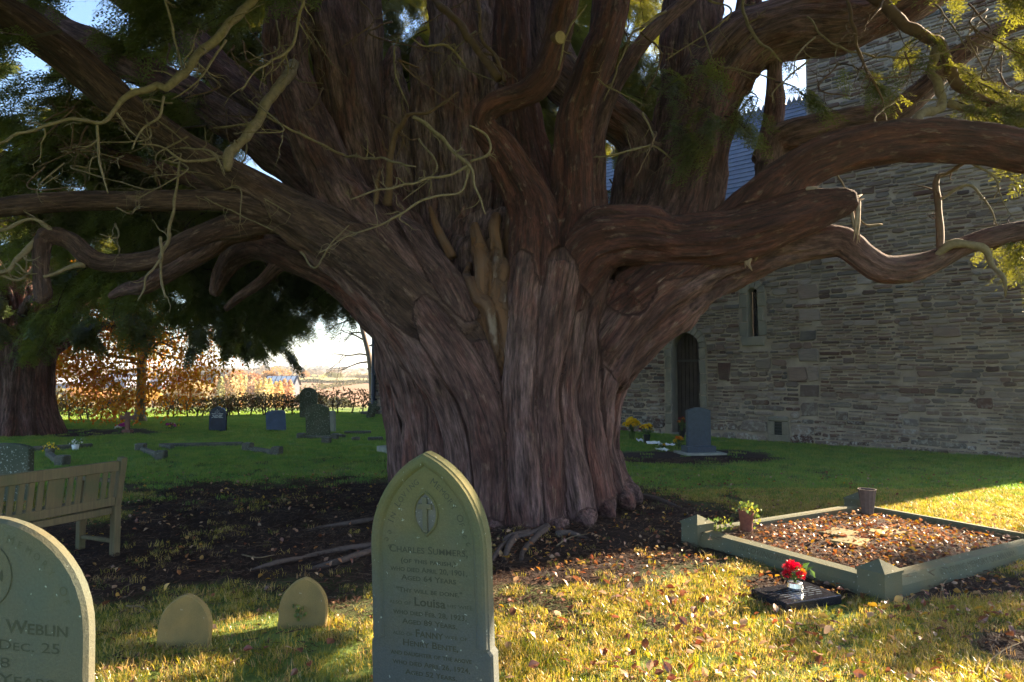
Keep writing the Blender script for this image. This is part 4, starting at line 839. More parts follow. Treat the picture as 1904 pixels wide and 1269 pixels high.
# ------------------------------------------------------------------ yew foliage
def spray_geo(seed, kx=1.0):
    rs = random.Random(seed); V = []; F = []
    def needle(b, d, s, L, W):
        n = len(V); b, d, s = np.array(b), np.array(d), np.array(s); V.extend([b, b+d*L*.5+s*W, b+d*L, b+d*L*.5-s*W]); F.append((n, n+1, n+2, n+3))
    def twig(p, ang, L, z0):
        n = max(3, int(L/(.021*kx))); d = np.array([math.cos(ang), math.sin(ang), -.12]); lat = np.array([-math.sin(ang), math.cos(ang), 0])
        for k in range(n):
            q = p + d*(k/n*L) + np.array([0, 0, -.5*(k/n*L)**2*3])
            for sg in (-1, 1):
                nd_ = unit(d*.55+lat*sg*.85+np.array([0, 0, rs.uniform(-.35, .15)])); needle(q, nd_, unit(np.cross(nd_, [rs.uniform(-.4, .4), rs.uniform(-.4, .4), 1])), rs.uniform(.030, .044)*(1-.3*k/n)*kx, .0052*kx)
        e = p + d*L + np.array([0, 0, -1.5*L*L]); m = len(V); w = lat*.0016; V.extend([p-w, p+w, e]); F.append((m, m+1, m+2))
    L = .36
    for k in range(11):
        t = (k+.6)/11; p = np.array([t*L, 0, -.9*(t*L)**2]); sg = 1 if k % 2 else -1
        twig(p, sg*(rs.uniform(.7, 1.05)), (.17*(1-.62*t))*rs.uniform(.75, 1.2), 0)
    twig(np.array([.0, 0, 0]), rs.uniform(-.05, .05), L, 0)
    m = len(V); V.extend([np.array([0, -.003, 0]), np.array([0, .003, 0]), np.array([L, 0, -.9*L*L])]); F.append((m, m+1, m+2))
    return V, F
SPR = [src_mesh('yew_spray', *spray_geo(q, 1.35), M['needle']) for q in range(4)]
SPR2 = [src_mesh('yew_spray_far', *spray_geo(q+20, 2.3), M['needle']) for q in range(4)]
def boughs(spec, per=24, spread=1.0, sc=(.8, 1.35)):
    """spec: (start, direction, length, sag). Returns spray points, rotations, scales and the stems."""
    P = []; D = []; S = []; mb = MB()
    for p0, d, L, sag in spec:
        p0 = np.asarray(p0, float); d = unit(d); n = max(4, int(per*L)); up = np.array([0, 0, 1.0]); side = unit(np.cross(d, up)+1e-4)
        path = [p0 + d*L*t - up*sag*L*t*t + side*.12*math.sin(t*5+p0[0]*9)*L for t in np.linspace(0, 1, 8)]
        mb.tube(path, list(np.linspace(.014, .003, 8)*(.6+.4*L)), 4)
        for sb in range(4):                                   # side boughs
            t0 = random.uniform(.15, .8); q = p0 + d*L*t0 - up*sag*L*t0*t0; a = random.choice((-1, 1))*random.uniform(.5, 1.1); dd = unit(d*math.cos(a)+side*math.sin(a)+up*random.uniform(-.35, .05)); l2 = L*(1-t0*.6)*random.uniform(.35, .6)
            mb.tube([q, q+dd*l2*.5-up*.05*l2, q+dd*l2-up*.3*l2], [.007, .005, .002], 4)
            for _ in range(n//6):
                t = random.uniform(.1, 1); pt = q+dd*l2*t-up*.3*l2*t*t; b = random.gauss(0, .7)*spread; sd2 = unit(np.cross(dd, up)+1e-4)
                P.append(pt+rng.normal(0, .03, 3)); D.append(dd*math.cos(b)+sd2*math.sin(b)+up*random.uniform(-.75, .05)); S.append(random.uniform(*sc))
        for _ in range(n//2):
            t = random.uniform(.1, 1); pt = p0 + d*L*t - up*sag*L*t*t; b = random.gauss(0, .8)*spread
            P.append(pt+rng.normal(0, .05, 3)); D.append(d*math.cos(b)+side*math.sin(b)+up*random.uniform(-.8, .1)); S.append(random.uniform(*sc))
    return np.array(P), np.array(D), np.array(S), mb
spec = []
def shell(n, f0, f1, r0, r1, z0, z1, L=(.9, 1.9), clump=.0, rpow=1.0):
    t = 0; k = 0
    while k < n and t < n*12:
        t += 1; f_ = R(random.uniform(f0, f1)); r_ = r0+(r1-r0)*random.random()**rpow; z = random.uniform(z0, z1); p = np.array([TC[0]+r_*math.cos(f_), TC[1]+r_*math.sin(f_), z])
        if vnoise(np.array([p*.62]), 11)[0] < clump: continue
        if p[2] > 4 and np.dot(p[:2]-np.array([W0.x, W0.y]), [-.683, -.73]) < .8: continue      # not through the church
        d = np.array([math.cos(f_)+random.uniform(-.5, .5), math.sin(f_)+random.uniform(-.5, .5), random.uniform(-.35, .25)]); spec.append((p, d, random.uniform(*L), random.uniform(.15, .55))); k += 1
shell(350, 98, 184, 3.6, 7.8, 4.2, 11.8, clump=-.02); shell(90, 112, 178, 4.5, 7.5, 3.3, 5.0, clump=-.1)
shell(190, 55, 98, 3.2, 7.0, 4.9, 11.5, clump=-.1)
shell(70, 182, 240, 4.2, 7.5, 4.5, 9.5, clump=-.1); shell(90, 0, 360, 0.5, 6.5, 8.2, 12, clump=-.1); shell(330, 200, 350, 1.8, 8.4, 6.0, 9.2, clump=-.3)  # last shell: boughs overhead out of view, added to keep skylight off the stems
for a, b, Y in ((1300, 190, 8.6), (1345, 215, 8.5), (1400, 170, 8.5), (1320, 250, 8.5), (1440, 150, 8.5), (1230, 120, 8.9), (1250, 230, 9.0), (1290, 110, 8.8)):
    spec.append((at(a, b, Y), (random.uniform(-.6, .8), -.5, -.3), random.uniform(.35, .6), .6))
for a, b, Y in ((1790, 150, 8.2), (1830, 190, 8.1), (1880, 170, 8.0), (1860, 215, 7.9), (1770, 185, 8.2), (1900, 130, 8.1), (1740, 110, 8.4), (1890, 400, 7.6), (1830, 60, 8.3), (1720, 60, 8.5), (1560, 120, 8.6)):
    spec.append((at(a, b, Y), (random.uniform(-.6, .9), -.4, -.3), random.uniform(.4, .75), .6))
P, D, S, stems = boughs(spec, 30); crown = scatter('crown', P, dir_rot(D), S, SPR, yew); stems.build('boughs', M['dark_twig'], yew, False, True, 'stuff')
print('yew sprays', len(P))

# ------------------------------------------------------------------ the second yew
Y2 = gnd(30, 806); yew2 = thing('yew_tree', 'second dark yew with a broad trunk and low hanging foliage near the hedge', 'tree', (Y2.x, Y2.y, 0))
ST2 = []
def core2(P, r, tone=GREY):
    P = np.array(P)+np.array([Y2.x, Y2.y, 0]); P, r = spline(P, r, .15); ST2.append(dict(P=P, r=r, tone=tone, limb=None, lump=.14))
core2([(0, 0, -.2), (0, 0, 1.0), (0, .1, 2.0), (.1, .1, 3.6), (.1, .1, 6)], [.8, .66, .7, .6, .3])
for q in range(14):
    t = q*2*math.pi/14+.2; x, y = math.cos(t), math.sin(t); k = random.uniform(.8, 1.15)
    core2([(x*1.05, y*1.05, -.15), (x*.78, y*.78, .45), (x*.66, y*.66, 1.3), (x*.75, y*.75, 2.2), (x*1.3, y*1.3, 3.3), (x*2.4, y*2.4, 4.3)], [.20*k, .19*k, .18*k, .2*k, .15*k, .08*k], random.choice((GREY, MIX)))
for q in range(9):
    t = q*2*math.pi/9+.5; x, y = math.cos(t), math.sin(t); z = random.uniform(2.0, 4.5)
    core2([(x*.5, y*.5, z-.8), (x*1.6, y*1.6, z+.1), (x*3.2, y*3.2, z+.5), (x*5, y*5, z+.3)], [.22, .16, .11, .05], MIX)
V2, F2, FB2, T2, SD2 = fuse(ST2, .045, 'yew2'); skin('trunk', V2, F2, FB2, T2, M['bark'], yew2)
spec = []
for q in range(380):
    t = random.uniform(0, 2*math.pi); u_ = random.random(); z = 2.9+6.5*u_**1.1; rr = (6.5-3.3*u_)*random.uniform(.45, 1.0)**.5; p = np.array([Y2.x+rr*math.cos(t), Y2.y+rr*math.sin(t), z])
    if vnoise(np.array([p*.5]), 15)[0] < -.25: continue
    low = z < 3.4
    if low and rr > 5.2 and random.random() < .35: continue
    spec.append((p, (math.cos(t), math.sin(t), random.uniform(-.4, .2)), random.uniform(.9, 1.9), random.uniform(.3, .75)))
for a, b, Y, L in ((400, 560, 15.5, 1.6), (440, 590, 15.5, 1.5), (470, 610, 16, 1.4), (420, 620, 16, 1.3), (480, 640, 16, 1.0), (455, 650, 16, 1.0), (380, 600, 16, 1.2), (350, 640, 16.5, 1.0), (430, 540, 15, 1.5), (380, 640, 16, 1.0), (300, 620, 17, 1.2), (330, 590, 17, 1.2), (160, 640, 17, 1.0), (210, 600, 17, 1.4), (130, 650, 17, 1.1), (190, 650, 17, .9), (60, 620, 16.5, 1.4), (100, 600, 16.5, 1.3), (20, 640, 16.5, 1.2)):
    spec.append((at(a, b-62, Y), (random.uniform(-.2, .8), random.uniform(-.6, .4), -.2), L*.72, .6))
P, D, S, stems = boughs(spec, 30, sc=(.8, 1.4)); scatter('crown', P, dir_rot(D), S, SPR2, yew2); stems.build('boughs', M['dark_twig'], yew2, False, True, 'stuff')
print('yew2 sprays', len(P))

# yew bush added beyond the frame, sized to throw shade on the near grass
pb = Vector((10.5, 8.25, 0)); bush = thing('added_shade_bush', 'dense yew bush added out of view to shade the near grass', 'bush', pb); mb = MB()
for q in range(7): t = q*.9; mb.tube([(0, 0, -.1), (.25*math.cos(t), .25*math.sin(t), 1.2), (.8*math.cos(t), .8*math.sin(t), 2.8)], [.09, .06, .02], 6)
mb.build('stems', M['dark_twig'], bush); spec = []
for q in range(150):
    t = random.uniform(0, 6.28); k = math.sqrt(random.random()); z = .5+3.3*random.random(); w_ = 1.1*k*(1.05-.05*z); spec.append(((pb.x+w_*math.cos(t), pb.y+w_*math.sin(t), z), (math.cos(t), math.sin(t), random.uniform(-.2, .5)), random.uniform(.4, .8), .3))
P, D, S, stems = boughs(spec, 30); scatter('crown', P, dir_rot(D), S, SPR, bush); stems.build('boughs', M['dark_twig'], bush, False, True, 'stuff')

# ------------------------------------------------------------------ other trees
def leafquads(n, vol, size, seed=1, droop=0.0, up=None):
    """n leaf clumps as bent quads at points vol(n)."""
    rs = np.random.default_rng(seed); C = vol(n, rs); n = len(C); A = rs.normal(0, 1, (n, 3)); A[:, 2] *= .6; A /= np.linalg.norm(A, axis=1)[:, None]; B = np.cross(A, rs.normal(0, 1, (n, 3))); B /= np.linalg.norm(B, axis=1)[:, None]+1e-9
    s = size*rs.uniform(.6, 1.3, n)[:, None]; V = np.stack([C-A*s, C+B*s*.55, C+A*s, C-B*s*.55], 1).reshape(-1, 3); F = np.arange(4*n).reshape(-1, 4); return V, F, np.repeat(rs.random(n), 4)
def grow(mb, p, d, L, r, depth, spread=.55, kids=3, up=.12, tips=None):
    n = 5; pts = [np.array(p, float)]; d = unit(d); rr = [r]
    for k in range(n): d = unit(d+rng.normal(0, .13, 3)+np.array([0, 0, up])); pts.append(pts[-1]+d*L/n); rr.append(r*(1-.55*(k+1)/n))
    P, q = spline(pts, rr, L/8); mb.tube(P, q, 6 if depth > 1 else 4)
    if depth == 0:
        if tips is not None: tips.append(pts[-1])
        return
    for k in range(kids + (1 if depth < 2 else 0)):
        i = min(len(P)-1, int(len(P)*random.uniform(.4, 1.0))); a = unit(rng.normal(0, 1, 3)); grow(mb, P[i], unit(d+a*spread*random.uniform(.7, 1.5)), L*random.uniform(.5, .75), q[i]*.65, depth-1, spread, kids, up, tips)
# orange beech behind the second yew
pb = gnd(260, 784); beech = thing('beech_tree', 'young beech with pale trunk and orange autumn leaves at the hedge', 'tree', pb)
mb = MB(); P, r = spline([(0, 0, -.1), (0, 0, .4), (.02, 0, 1.5), (-.03, .05, 3), (.05, 0, 5)], [.24, .16, .145, .13, .09], .15); mb.tube(P, r, 12); mb.build('trunk', M['pale_bark'], beech, True)
mb = MB(); tips = []
for q in range(17): 
    z = random.uniform(1.5, 4.2); t = random.uniform(0, 6.28); grow(mb, (0, 0, z), (math.cos(t), math.sin(t), .1), random.uniform(1.2, 1.9), .05, 2, .6, 3, -.02, tips)
mb.build('limbs', M['far_trunk'], beech, True)
tips = np.array(tips); lv = []
PT = tips[rng.integers(0, len(tips), 12000)] + rng.normal(0, .36, (12000, 3))-[0, 0, .2]; lf = [src_mesh('beech_leaf', [(0, 0, 0), (.035, .022, .004), (.075, 0, -.006), (.035, -.022, .004)], [(0, 1, 2, 3)], M['beech'])]
scatter('crown', PT, rng.uniform(-3, 3, (len(PT), 3)), rng.uniform(1.2, 2.2, len(PT)), lf, beech, world=False)
# bare tree behind the church corner
pb = Vector((-6.75, 31.5, -.2)); bare = thing('bare_tree', 'leafless tree with fine drooping twigs behind the church corner', 'tree', pb); mb = MB(); P, r = spline([(.35, 0, 0), (.3, 0, 1.2), (.15, 0, 2.6), (-.25, 0, 4.2), (-.5, 0, 6)], [.17, .14, .12, .1, .07], .2); mb.tube(P, r, 8); mb.build('trunk', M['far_trunk'], bare, True); mb = MB()
for q in range(13): grow(mb, (.1-.1*q*.4, 0, 2.0+q*.33), (-1 if q % 3 else .6, random.uniform(-.6, .6), .25), random.uniform(1.3, 1.9), .045, 3, .6, 3, -.10)
mb.build('branches', M['dark_twig'], bare)

# distant trees: shared crowns, own colour
def ball(n, rs):
    C = rs.normal(0, 1, (9, 3))*[.55, .55, .32]; q = rs.integers(0, 9, n); v = rs.normal(0, 1, (n, 3)); v /= np.linalg.norm(v, axis=1)[:, None]; P = C[q]+v*rs.uniform(.3, .55, (n, 1)); P[:, 2] = P[:, 2]*.75+.95; return P
def column(n, rs):
    t = rs.random(n); a = rs.uniform(0, 6.28, n); w = .22*np.sin(np.clip(t*1.05+.06, 0, 1)*3.1416)**.6+.03; return np.stack([np.cos(a)*w*rs.uniform(.3, 1, n), np.sin(a)*w*rs.uniform(.3, 1, n), .1+1.9*t], 1)
def crown_mesh(nm, vol, n, size, seed):
    V, F, t = leafquads(n, vol, size, seed); o = mesh_obj(nm, V, F, M['far_leaf']); me = o.data; bpy.data.objects.remove(o); a = me.attributes.new('tint', 'FLOAT', 'POINT'); a.data.foreach_set('value', t.astype(np.float32)); return me
ROUND = [crown_mesh('round_crown', ball, 1500, .085, s) for s in (1, 2, 3)]; TALL = [crown_mesh('tall_crown', column, 700, .07, s) for s in (4, 5)]
mb = MB(); mb.tube([(0, 0, -.2), (0, 0, .5), (0.03, 0, 1.1)], [.07, .055, .03], 7)
for q in range(5): mb.tube([(0, 0, .5), (.25*math.cos(q*1.3), .25*math.sin(q*1.3), .9), (.45*math.cos(q*1.3), .45*math.sin(q*1.3), 1.3)], [.035, .022, .01], 5)
o = mb.build('far_trunk_source', M['far_trunk']); FT = o.data; bpy.data.objects.remove(o)
def far_tree(px, Y, top_y, wpx, colr, label, tall=False, group='trees out in the fields', name='field_tree'):
    x = (px-952)/FPX*Y; z = float(height(np.array([x]), np.array([Y]))[0]); top = at(px, top_y, Y).z; h = max(1.5, top-z); w = wpx/FPX*Y
    t = thing(name, label, 'tree', (x, Y, z), random.uniform(0, 6), group); s = h/(2.0 if tall else 1.85); r = (w/.44 if tall else w/2.0)
    o = link_obj('crown', random.choice(TALL if tall else ROUND), t, scale=(r, r, s)); o.color = c4(tuple(c*random.uniform(.85, 1.15) for c in colr)); link_obj('trunk', FT, t, scale=(r if not tall else s*.4, r if not tall else s*.4, s))
OR, YE, PA, GB, GO, BW = (.46, .25, .09), (.55, .38, .12), (.52, .35, .20), (.20, .17, .07), (.62, .47, .24), (.16, .15, .13)
far_tree(172, 115, 709, 66, OR, 'round copper oak standing alone in the tan field', name='oak_tree'); far_tree(286, 112, 713, 46, YE, 'rounded yellow tree next to the pale beech trunk'); far_tree(345, 108, 706, 62, PA, 'pale orange tree in front of the farm sheds'); far_tree(316, 116, 722, 40, BW, 'grey leafless bush between the yellow and pale orange trees')
far_tree(125, 118, 722, 30, BW, 'small grey bare tree in the tan field'); far_tree(570, 430, 689, 20, OR, 'lone orange tree on the skyline'); far_tree(627, 400, 689, 34, GB, 'broad green-brown oak on the skyline hedge', name='oak_tree'); far_tree(602, 470, 694, 20, GO, 'low pale bush between the two skyline trees')
for q, (px, w, c_) in enumerate(((405, 60, BW), (430, 40, GB), (455, 66, OR), (500, 40, OR), (380, 50, BW), (350, 60, BW))): far_tree(px, 215+q*6, 681+(q % 3)*3, w, c_, '%s tree massed behind the golden poplars' % ('big grey leafless', 'small olive', 'big russet', 'small russet', 'smaller grey leafless', 'broad grey leafless')[q])
for q, px in enumerate(range(404, 548, 9)): far_tree(px+random.uniform(-2, 2), 104+random.uniform(0, 10), (689 if px < 470 else 699)+random.uniform(-3, 6), 15, GO, 'golden feathery poplar in the row beyond the hedge', True, 'row of golden poplars', 'poplar_tree')
for q, (px, Y) in enumerate(((112, 260), (160, 270), (215, 280), (260, 275), (300, 265), (330, 290))): far_tree(px, Y, 690+(q % 2)*4, 46, (.30, .20, .13) if q % 2 else BW, '%s tree standing behind the farm sheds' % ('reddish brown' if q % 2 else 'grey brown'), group='trees behind the farm')
for q, (px, Y) in enumerate(((668, 420), (684, 380))): far_tree(px, Y, 692, 18, GB, 'small dark hedgerow tree seen %s the church pipe' % ('a little way from', 'close beside')[q])
# woods on the far ridge and field hedges
def mass(name, line, hgt, n, size, label, colr, wid=8):
    L = np.array(line, float); t = rng.random(n)*(len(L)-1); i = np.minimum(t.astype(int), len(L)-2); f = (t-i)[:, None]; C = L[i]*(1-f)+L[i+1]*f; C = C+rng.normal(0, 1, (n, 2))*[wid, wid]; z = height(C[:, 0], C[:, 1]); hh = hgt*(.55+.45*vnoise(np.column_stack([C/(hgt*3), 0*z]), 8))
    V, F, tt = leafquads(n, lambda m_, rs: np.column_stack([C, z+hh*rng.random(n)]), size, 5); o = mesh_obj(name, V, F, M['far_leaf']); o.color = c4(colr); tag(o, label, kind='stuff'); a = o.data.attributes.new('tint', 'FLOAT', 'POINT'); a.data.foreach_set('value', tt.astype(np.float32))
def fl_(px, Y): return ((px-952)/FPX*Y, Y)
mass('woodland', [fl_(-200, 1500), fl_(200, 1350), fl_(500, 1250), fl_(640, 1350), fl_(760, 1500)], 14, 5000, 5, 'blue-grey far-off wood along the ridge', (.12, .12, .085), 60)
mass('woodland', [fl_(-200, 700), fl_(300, 640), fl_(480, 600), fl_(540, 650)], 11, 3500, 3.2, 'brown wood on the rise behind the farm', (.20, .15, .10), 25)
for q, (a_, b_) in enumerate(((fl_(555, 330), fl_(760, 300)), (fl_(545, 190), fl_(760, 520)), (fl_(560, 150), fl_(680, 95)), (fl_(-50, 170), fl_(250, 190)), (fl_(580, 600), fl_(780, 560)))): mass('field_hedge', [a_, b_], 2.2, 1600, .55, 'dark clipped hedge line dividing the far fields', (.13, .12, .06), 1.0)

# churchyard hedge in sections
def hedge(px0, px1, yb, hm, mats, label, n=7000):
    A, B = gnd(px0, yb[0]), gnd(px1, yb[1]); t = thing('hedge', label, 'hedge', A, 0, 'laid hedge round the churchyard'); Lh = (B-A).length; mb = MB(); m_ = int(Lh*3.2)
    for q in range(m_):
        p = A.lerp(B, (q+random.random())/m_)-A; mb.tube([(p.x, p.y, -.05), (p.x+random.uniform(-.1, .1), p.y, hm*.4), (p.x+random.uniform(-.35, .35), p.y+random.uniform(-.2, .2), hm*.95)], [.035, .025, .01], 5)
        for _ in range(3): mb.tube([(p.x, p.y, hm*random.uniform(.2, .5)), (p.x+random.uniform(-.5, .5), p.y+random.uniform(-.3, .3), hm*random.uniform(.5, 1.1))], [.014, .005], 4)
    mb.build('stems', M['dark_twig'], t, kind='stuff'); n = int(n*Lh/8); u_ = rng.random(n); P = np.stack([(B.x-A.x)*u_, (B.y-A.y)*u_, hm*(.22+.85*rng.random(n)**.8)*(1+.22*vnoise(np.stack([u_*Lh*.8, u_*0, u_*0], 1), 3))], 1)+rng.normal(0, 1, (n, 3))*[.1, .22, .05]
    scatter('foliage', P, rng.uniform(-3, 3, (n, 3)), rng.uniform(.7, 1.6, n), [src_mesh('hedge_leaf', [(0, 0, 0), (.03, .025, .005), (.07, 0, -.005), (.03, -.025, .005)], [(0, 1, 2, 3)], M[q]) for q in mats], t, world=False)
hedge(40, 235, (783, 781), .72, ['hedge'], 'dark green clipped hedge between the second yew and the beech'); hedge(292, 430, (777, 774), .66, ['hedge', 'hedge_red'], 'green and russet hedge between the beech and the navy headstone'); hedge(425, 600, (774, 770), .72, ['hedge', 'hedge_red'], 'olive hedge behind the blue leaning stone'); hedge(596, 690, (770, 768), .85, ['hedge_red'], 'sparse red-brown hedge beside the church pipe', 3600)

# ------------------------------------------------------------------ farm buildings
def barn(px0, px1, Y, ytop, ybot, depth, wall, rmat, label, lights=0, dz=None):
    A = Vector(((px0-952)/FPX*Y, Y, 0)); w = (px1-px0)/FPX*Y; zt = at(px0, ytop, Y).z; zb = float(height(np.array([A.x]), np.array([Y]))[0])-.3; ze = zb+(zt-zb)*.58
    t = thing('farm_shed', label, 'barn', (A.x, Y, zb), 0, 'farm buildings across the field'); h1, h2 = ze-zb, zt-zb
    mesh_obj('wall', [(0, 0, 0), (w, 0, 0), (w, depth, 0), (0, depth, 0), (0, 0, h1), (w, 0, h1), (w, depth, h1), (0, depth, h1), (0, depth/2, h2-.1), (w, depth/2, h2-.1)], [(0, 1, 5, 4), (1, 2, 6, 9, 5), (2, 3, 7, 6), (3, 0, 4, 8, 7)], wall, t)
    e = .4; rf = mesh_obj('roof', [(-e, -e, h1-.1), (w+e, -e, h1-.1), (w+e, depth/2, h2), (-e, depth/2, h2), (-e, depth+e, h1-.1), (w+e, depth+e, h1-.1)], [(0, 1, 2, 3), (3, 2, 5, 4)], rmat, t)
    for q in range(lights):
        for rr in (0.25, .62):
            x = w*(q+.5)/lights; y = -e+(depth/2+e)*rr; s = (h2-h1+.1)/(depth/2+e); mesh_obj('rooflight', [(x-.5, y-.9, h1-.1+s*(y-.9+e)+.06), (x+.5, y-.9, h1-.1+s*(y-.9+e)+.06), (x+.5, y+.9, h1-.1+s*(y+.9+e)+.06), (x-.5, y+.9, h1-.1+s*(y+.9+e)+.06)], [(0, 1, 2, 3)], M['barn_white'], rf)
    for q in range(2): mesh_obj('doorway_dark_patch', [(w*(.2+.45*q), -.03, 0), (w*(.35+.45*q), -.03, 0), (w*(.35+.45*q), -.03, h1*.75), (w*(.2+.45*q), -.03, h1*.75)], [(0, 1, 2, 3)], M['barn_dark'], t)  # dark quads laid on the wall stand in for shaded doorways
barn(80, 150, 235, 704, 716, 14, M['barn_grey'], M['barn_white'], 'long low shed with a white roof beside the second yew'); barn(135, 185, 250, 698, 712, 16, M['barn_white'], M['barn_white'], 'white gabled shed behind the copper oak'); barn(184, 236, 242, 694, 716, 16, M['barn_grey'], M['barn_grey'], 'blue-grey cladded barn next to the white shed'); barn(274, 300, 225, 704, 722, 10, M['barn_grey'], M['barn_dark'], 'small dark barn by the beech trunk')
barn(300, 332, 232, 699, 720, 10, M['brick'], M['barn_dark'], 'brick farmhouse behind the pale orange tree'); barn(372, 408, 225, 697, 714, 14, M['brick'], M['barn_grey'], 'slate-roofed barn beside the poplars'); barn(492, 546, 165, 699, 708, 5, M['barn_dark'], M['barn_dark'], 'dark-roofed barn with rows of white rooflights', 6)

# ------------------------------------------------------------------ lettering
def text_geo(s, size, small=True, align='CENTER', bold=0.0):
    cu = bpy.data.curves.new('lettering_curve', 'FONT'); cu.body = s; cu.size = size; cu.align_x = align; cu.align_y = 'BOTTOM_BASELINE'; cu.resolution_u = 3; cu.small_caps_scale = .78; cu.offset = bold
    if small:
        for q in cu.body_format: q.use_small_caps = True
    o = bpy.data.objects.new('lettering_tmp', cu); col.objects.link(o); dg = bpy.context.evaluated_depsgraph_get(); me = o.evaluated_get(dg).to_mesh()
    V = [tuple(v.co) for v in me.vertices]; F = [tuple(p.vertices) for p in me.polygons]; o.evaluated_get(dg).to_mesh_clear(); bpy.data.objects.remove(o); bpy.data.curves.remove(cu); return V, F
def put_text(mb, s, x, z, size, y, small=True, align='CENTER', width=None, rot=0.0, bold=0.0):
    V, F = text_geo(s, size, small, align, bold); k = 1.0
    if width: xs = [v[0] for v in V]; k = width/(max(xs)-min(xs))
    c_, s_ = math.cos(rot), math.sin(rot); mb.add([(x+v[0]*k*c_-v[1]*s_, y, z+v[0]*k*s_+v[1]*c_) for v in V], F)
def arc_text(mb, s, pathf, t0, t1, size, y):
    n = len(s)
    for q, ch in enumerate(s):
        t = t0+(t1-t0)*(q+.5)/n
        if ch == ' ': continue
        x, z = pathf(t); x2, z2 = pathf(t+(t1-t0)*.01); put_text(mb, ch, x, z, size*(1.25 if q == 0 or s[q-1] == ' ' else 1), y, False, rot=math.atan2(z2-z, x2-x))

# ------------------------------------------------------------------ headstones
def gothic(a, zs, za, n=11, foot=0.0, zf=0.0):
    h = za-zs; rho = (h*h+a*a)/(2*a); c = rho-a; th = math.atan2(h, c); L = []
    for t in np.linspace(0, th, n): L.append((-c+rho*math.cos(t), zs+rho*math.sin(t)))
    P = [(-a-foot, -.3), (a+foot, -.3)] + ([(a+foot, zf), (a, zf+.02)] if foot else []) + L + [(-x, z) for x, z in L[-2::-1]] + ([(-a, zf+.02), (-a-foot, zf)] if foot else [])
    return np.array(P)
def ellipse_top(a, zs, za, n=10, p=1.0):
    L = [(a*math.cos(t), zs+(za-zs)*math.sin(t)**p) for t in np.linspace(0, math.pi, 2*n)]; return np.array([(-a, -.3), (a, -.3)]+L)
def slab(parent, P, t, mat, bev=.012, name='slab'):
    mb = MB(); loft(mb, P, [(bev, t/2), (0, t/2-bev), (0, -t/2+bev), (bev*.8, -t/2)]); return mb.build(name, mat, parent)
# the tall pointed stone
g1 = Vector(((812-952)/FPX*3.42, 3.42, 0)); hs = thing('gravestone', 'tall pointed olive gravestone with carved cross, inscribed Charles Summers', 'gravestone', g1, R(-21), tilt=(R(1.0), R(-1.6)))
a1, zs1, za1 = .315, .75, 1.215; P = gothic(a1, zs1, za1, 13, .016, .27); slab(hs, P, .085, M['grave'], .012)
G = gothic(a1, zs1, za1, 13)[2:]; ring = np.vstack([[(a1, .30)], G, [(-a1, .30)]]); mb = MB(); n = len(ring)
def inset_open(Q, d):
    Q = np.asarray(Q, float); o = []
    for q in range(len(Q)):
        e = Q[min(q+1, len(Q)-1)]-Q[max(q-1, 0)]; e /= np.linalg.norm(e)+1e-9; o.append(Q[q]+np.array([-e[1], e[0]])*d)
    return np.array(o)
prof = [(.004, -.042), (.008, -.054), (.020, -.060), (.040, -.060), (.052, -.055), (.060, -.047), (.064, -.0425)]; V = []
for d, y in prof: V += [(q[0] if abs(q[0]) > 1e-6 else 0, y, q[1]) for q in inset_open(ring, d)]
F = [(k*n+i, k*n+i+1, (k+1)*n+i+1, (k+1)*n+i) for k in range(len(prof)-1) for i in range(n-1)] + [tuple(k*n for k in range(len(prof)))[::-1], tuple(k*n+n-1 for k in range(len(prof)))]
mesh_obj('border_moulding', V, F, M['grave'], hs, False)
# vesica panel with raised cross
def vesica(w, h, cz, n=10):
    rho = (h*h+w*w)/(2*w); c = rho-w; th = math.atan2(h, c); Rr = [(-c+rho*math.cos(t), cz+rho*math.sin(t)) for t in np.linspace(-th, th, n)]; return np.array(Rr + [(-x, 2*cz-z) for x, z in Rr[1:-1]])
cz = .918; Vs = vesica(.058, .098, cz); mb = MB(); m_ = len(Vs); pr = [(-.012, -.0428), (-.010, -.050), (-.004, -.052), (.0, -.048), (.002, -.0436)]; V = []
for d, y in pr: V += [(q[0], y, q[1]) for q in offset_poly(Vs, d)]
mb.add(V, [(k*m_+i, k*m_+(i+1) % m_, (k+1)*m_+(i+1) % m_, (k+1)*m_+i) for k in range(len(pr)-1) for i in range(m_)]); ves = mb.build('vesica_panel', M['grave'], hs)
mesh_obj('vesica_dark_face', [(q[0], -.0436, q[1]) for q in Vs], [tuple(range(m_))], M['vesica_dark_face'], ves)  # flat face coloured dark to read as sunken; no hollow is cut
MB().box((0, -.047, cz-.005), (.026, .016, .170), bev=.002).box((0, -.0474, cz+.035), (.078, .016, .026), bev=.002).build('cross', M['grave2'], ves)
mb = MB(); yt = -.0433
for s, z, size, w in (('Charles Summers,', .722, .052, .43), ('(of this parish,)', .672, .034, .30), ('who died April 20, 1901,', .630, .036, .42), ('Aged 64 Years', .588, .038, .30), ('"Thy will be done."', .528, .034, .36), ('who died Feb. 28, 1923,', .420, .034, .40), ('Aged 89 Years.', .376, .036, .30), ('Henry Bente,', .270, .044, .30), ('and daughter of the above', .222, .032, .44), ('who died April 26, 1924,', .176, .034, .42), ('Aged 52 Years.', .132, .034, .28)): put_text(mb, s, .005, z, size, yt, width=w, bold=.0006)
put_text(mb, 'also of', -.155, .468, .030, yt, width=.12); put_text(mb, 'Louisa', .008, .468, .058, yt, False, width=.17, bold=.0012); put_text(mb, 'his wife', .17, .474, .030, yt, width=.13); put_text(mb, 'also of', -.145, .318, .030, yt, width=.11); put_text(mb, 'Fanny', .0, .318, .052, yt, width=.15, bold=.001); put_text(mb, 'wife of', .145, .325, .030, yt, width=.12)
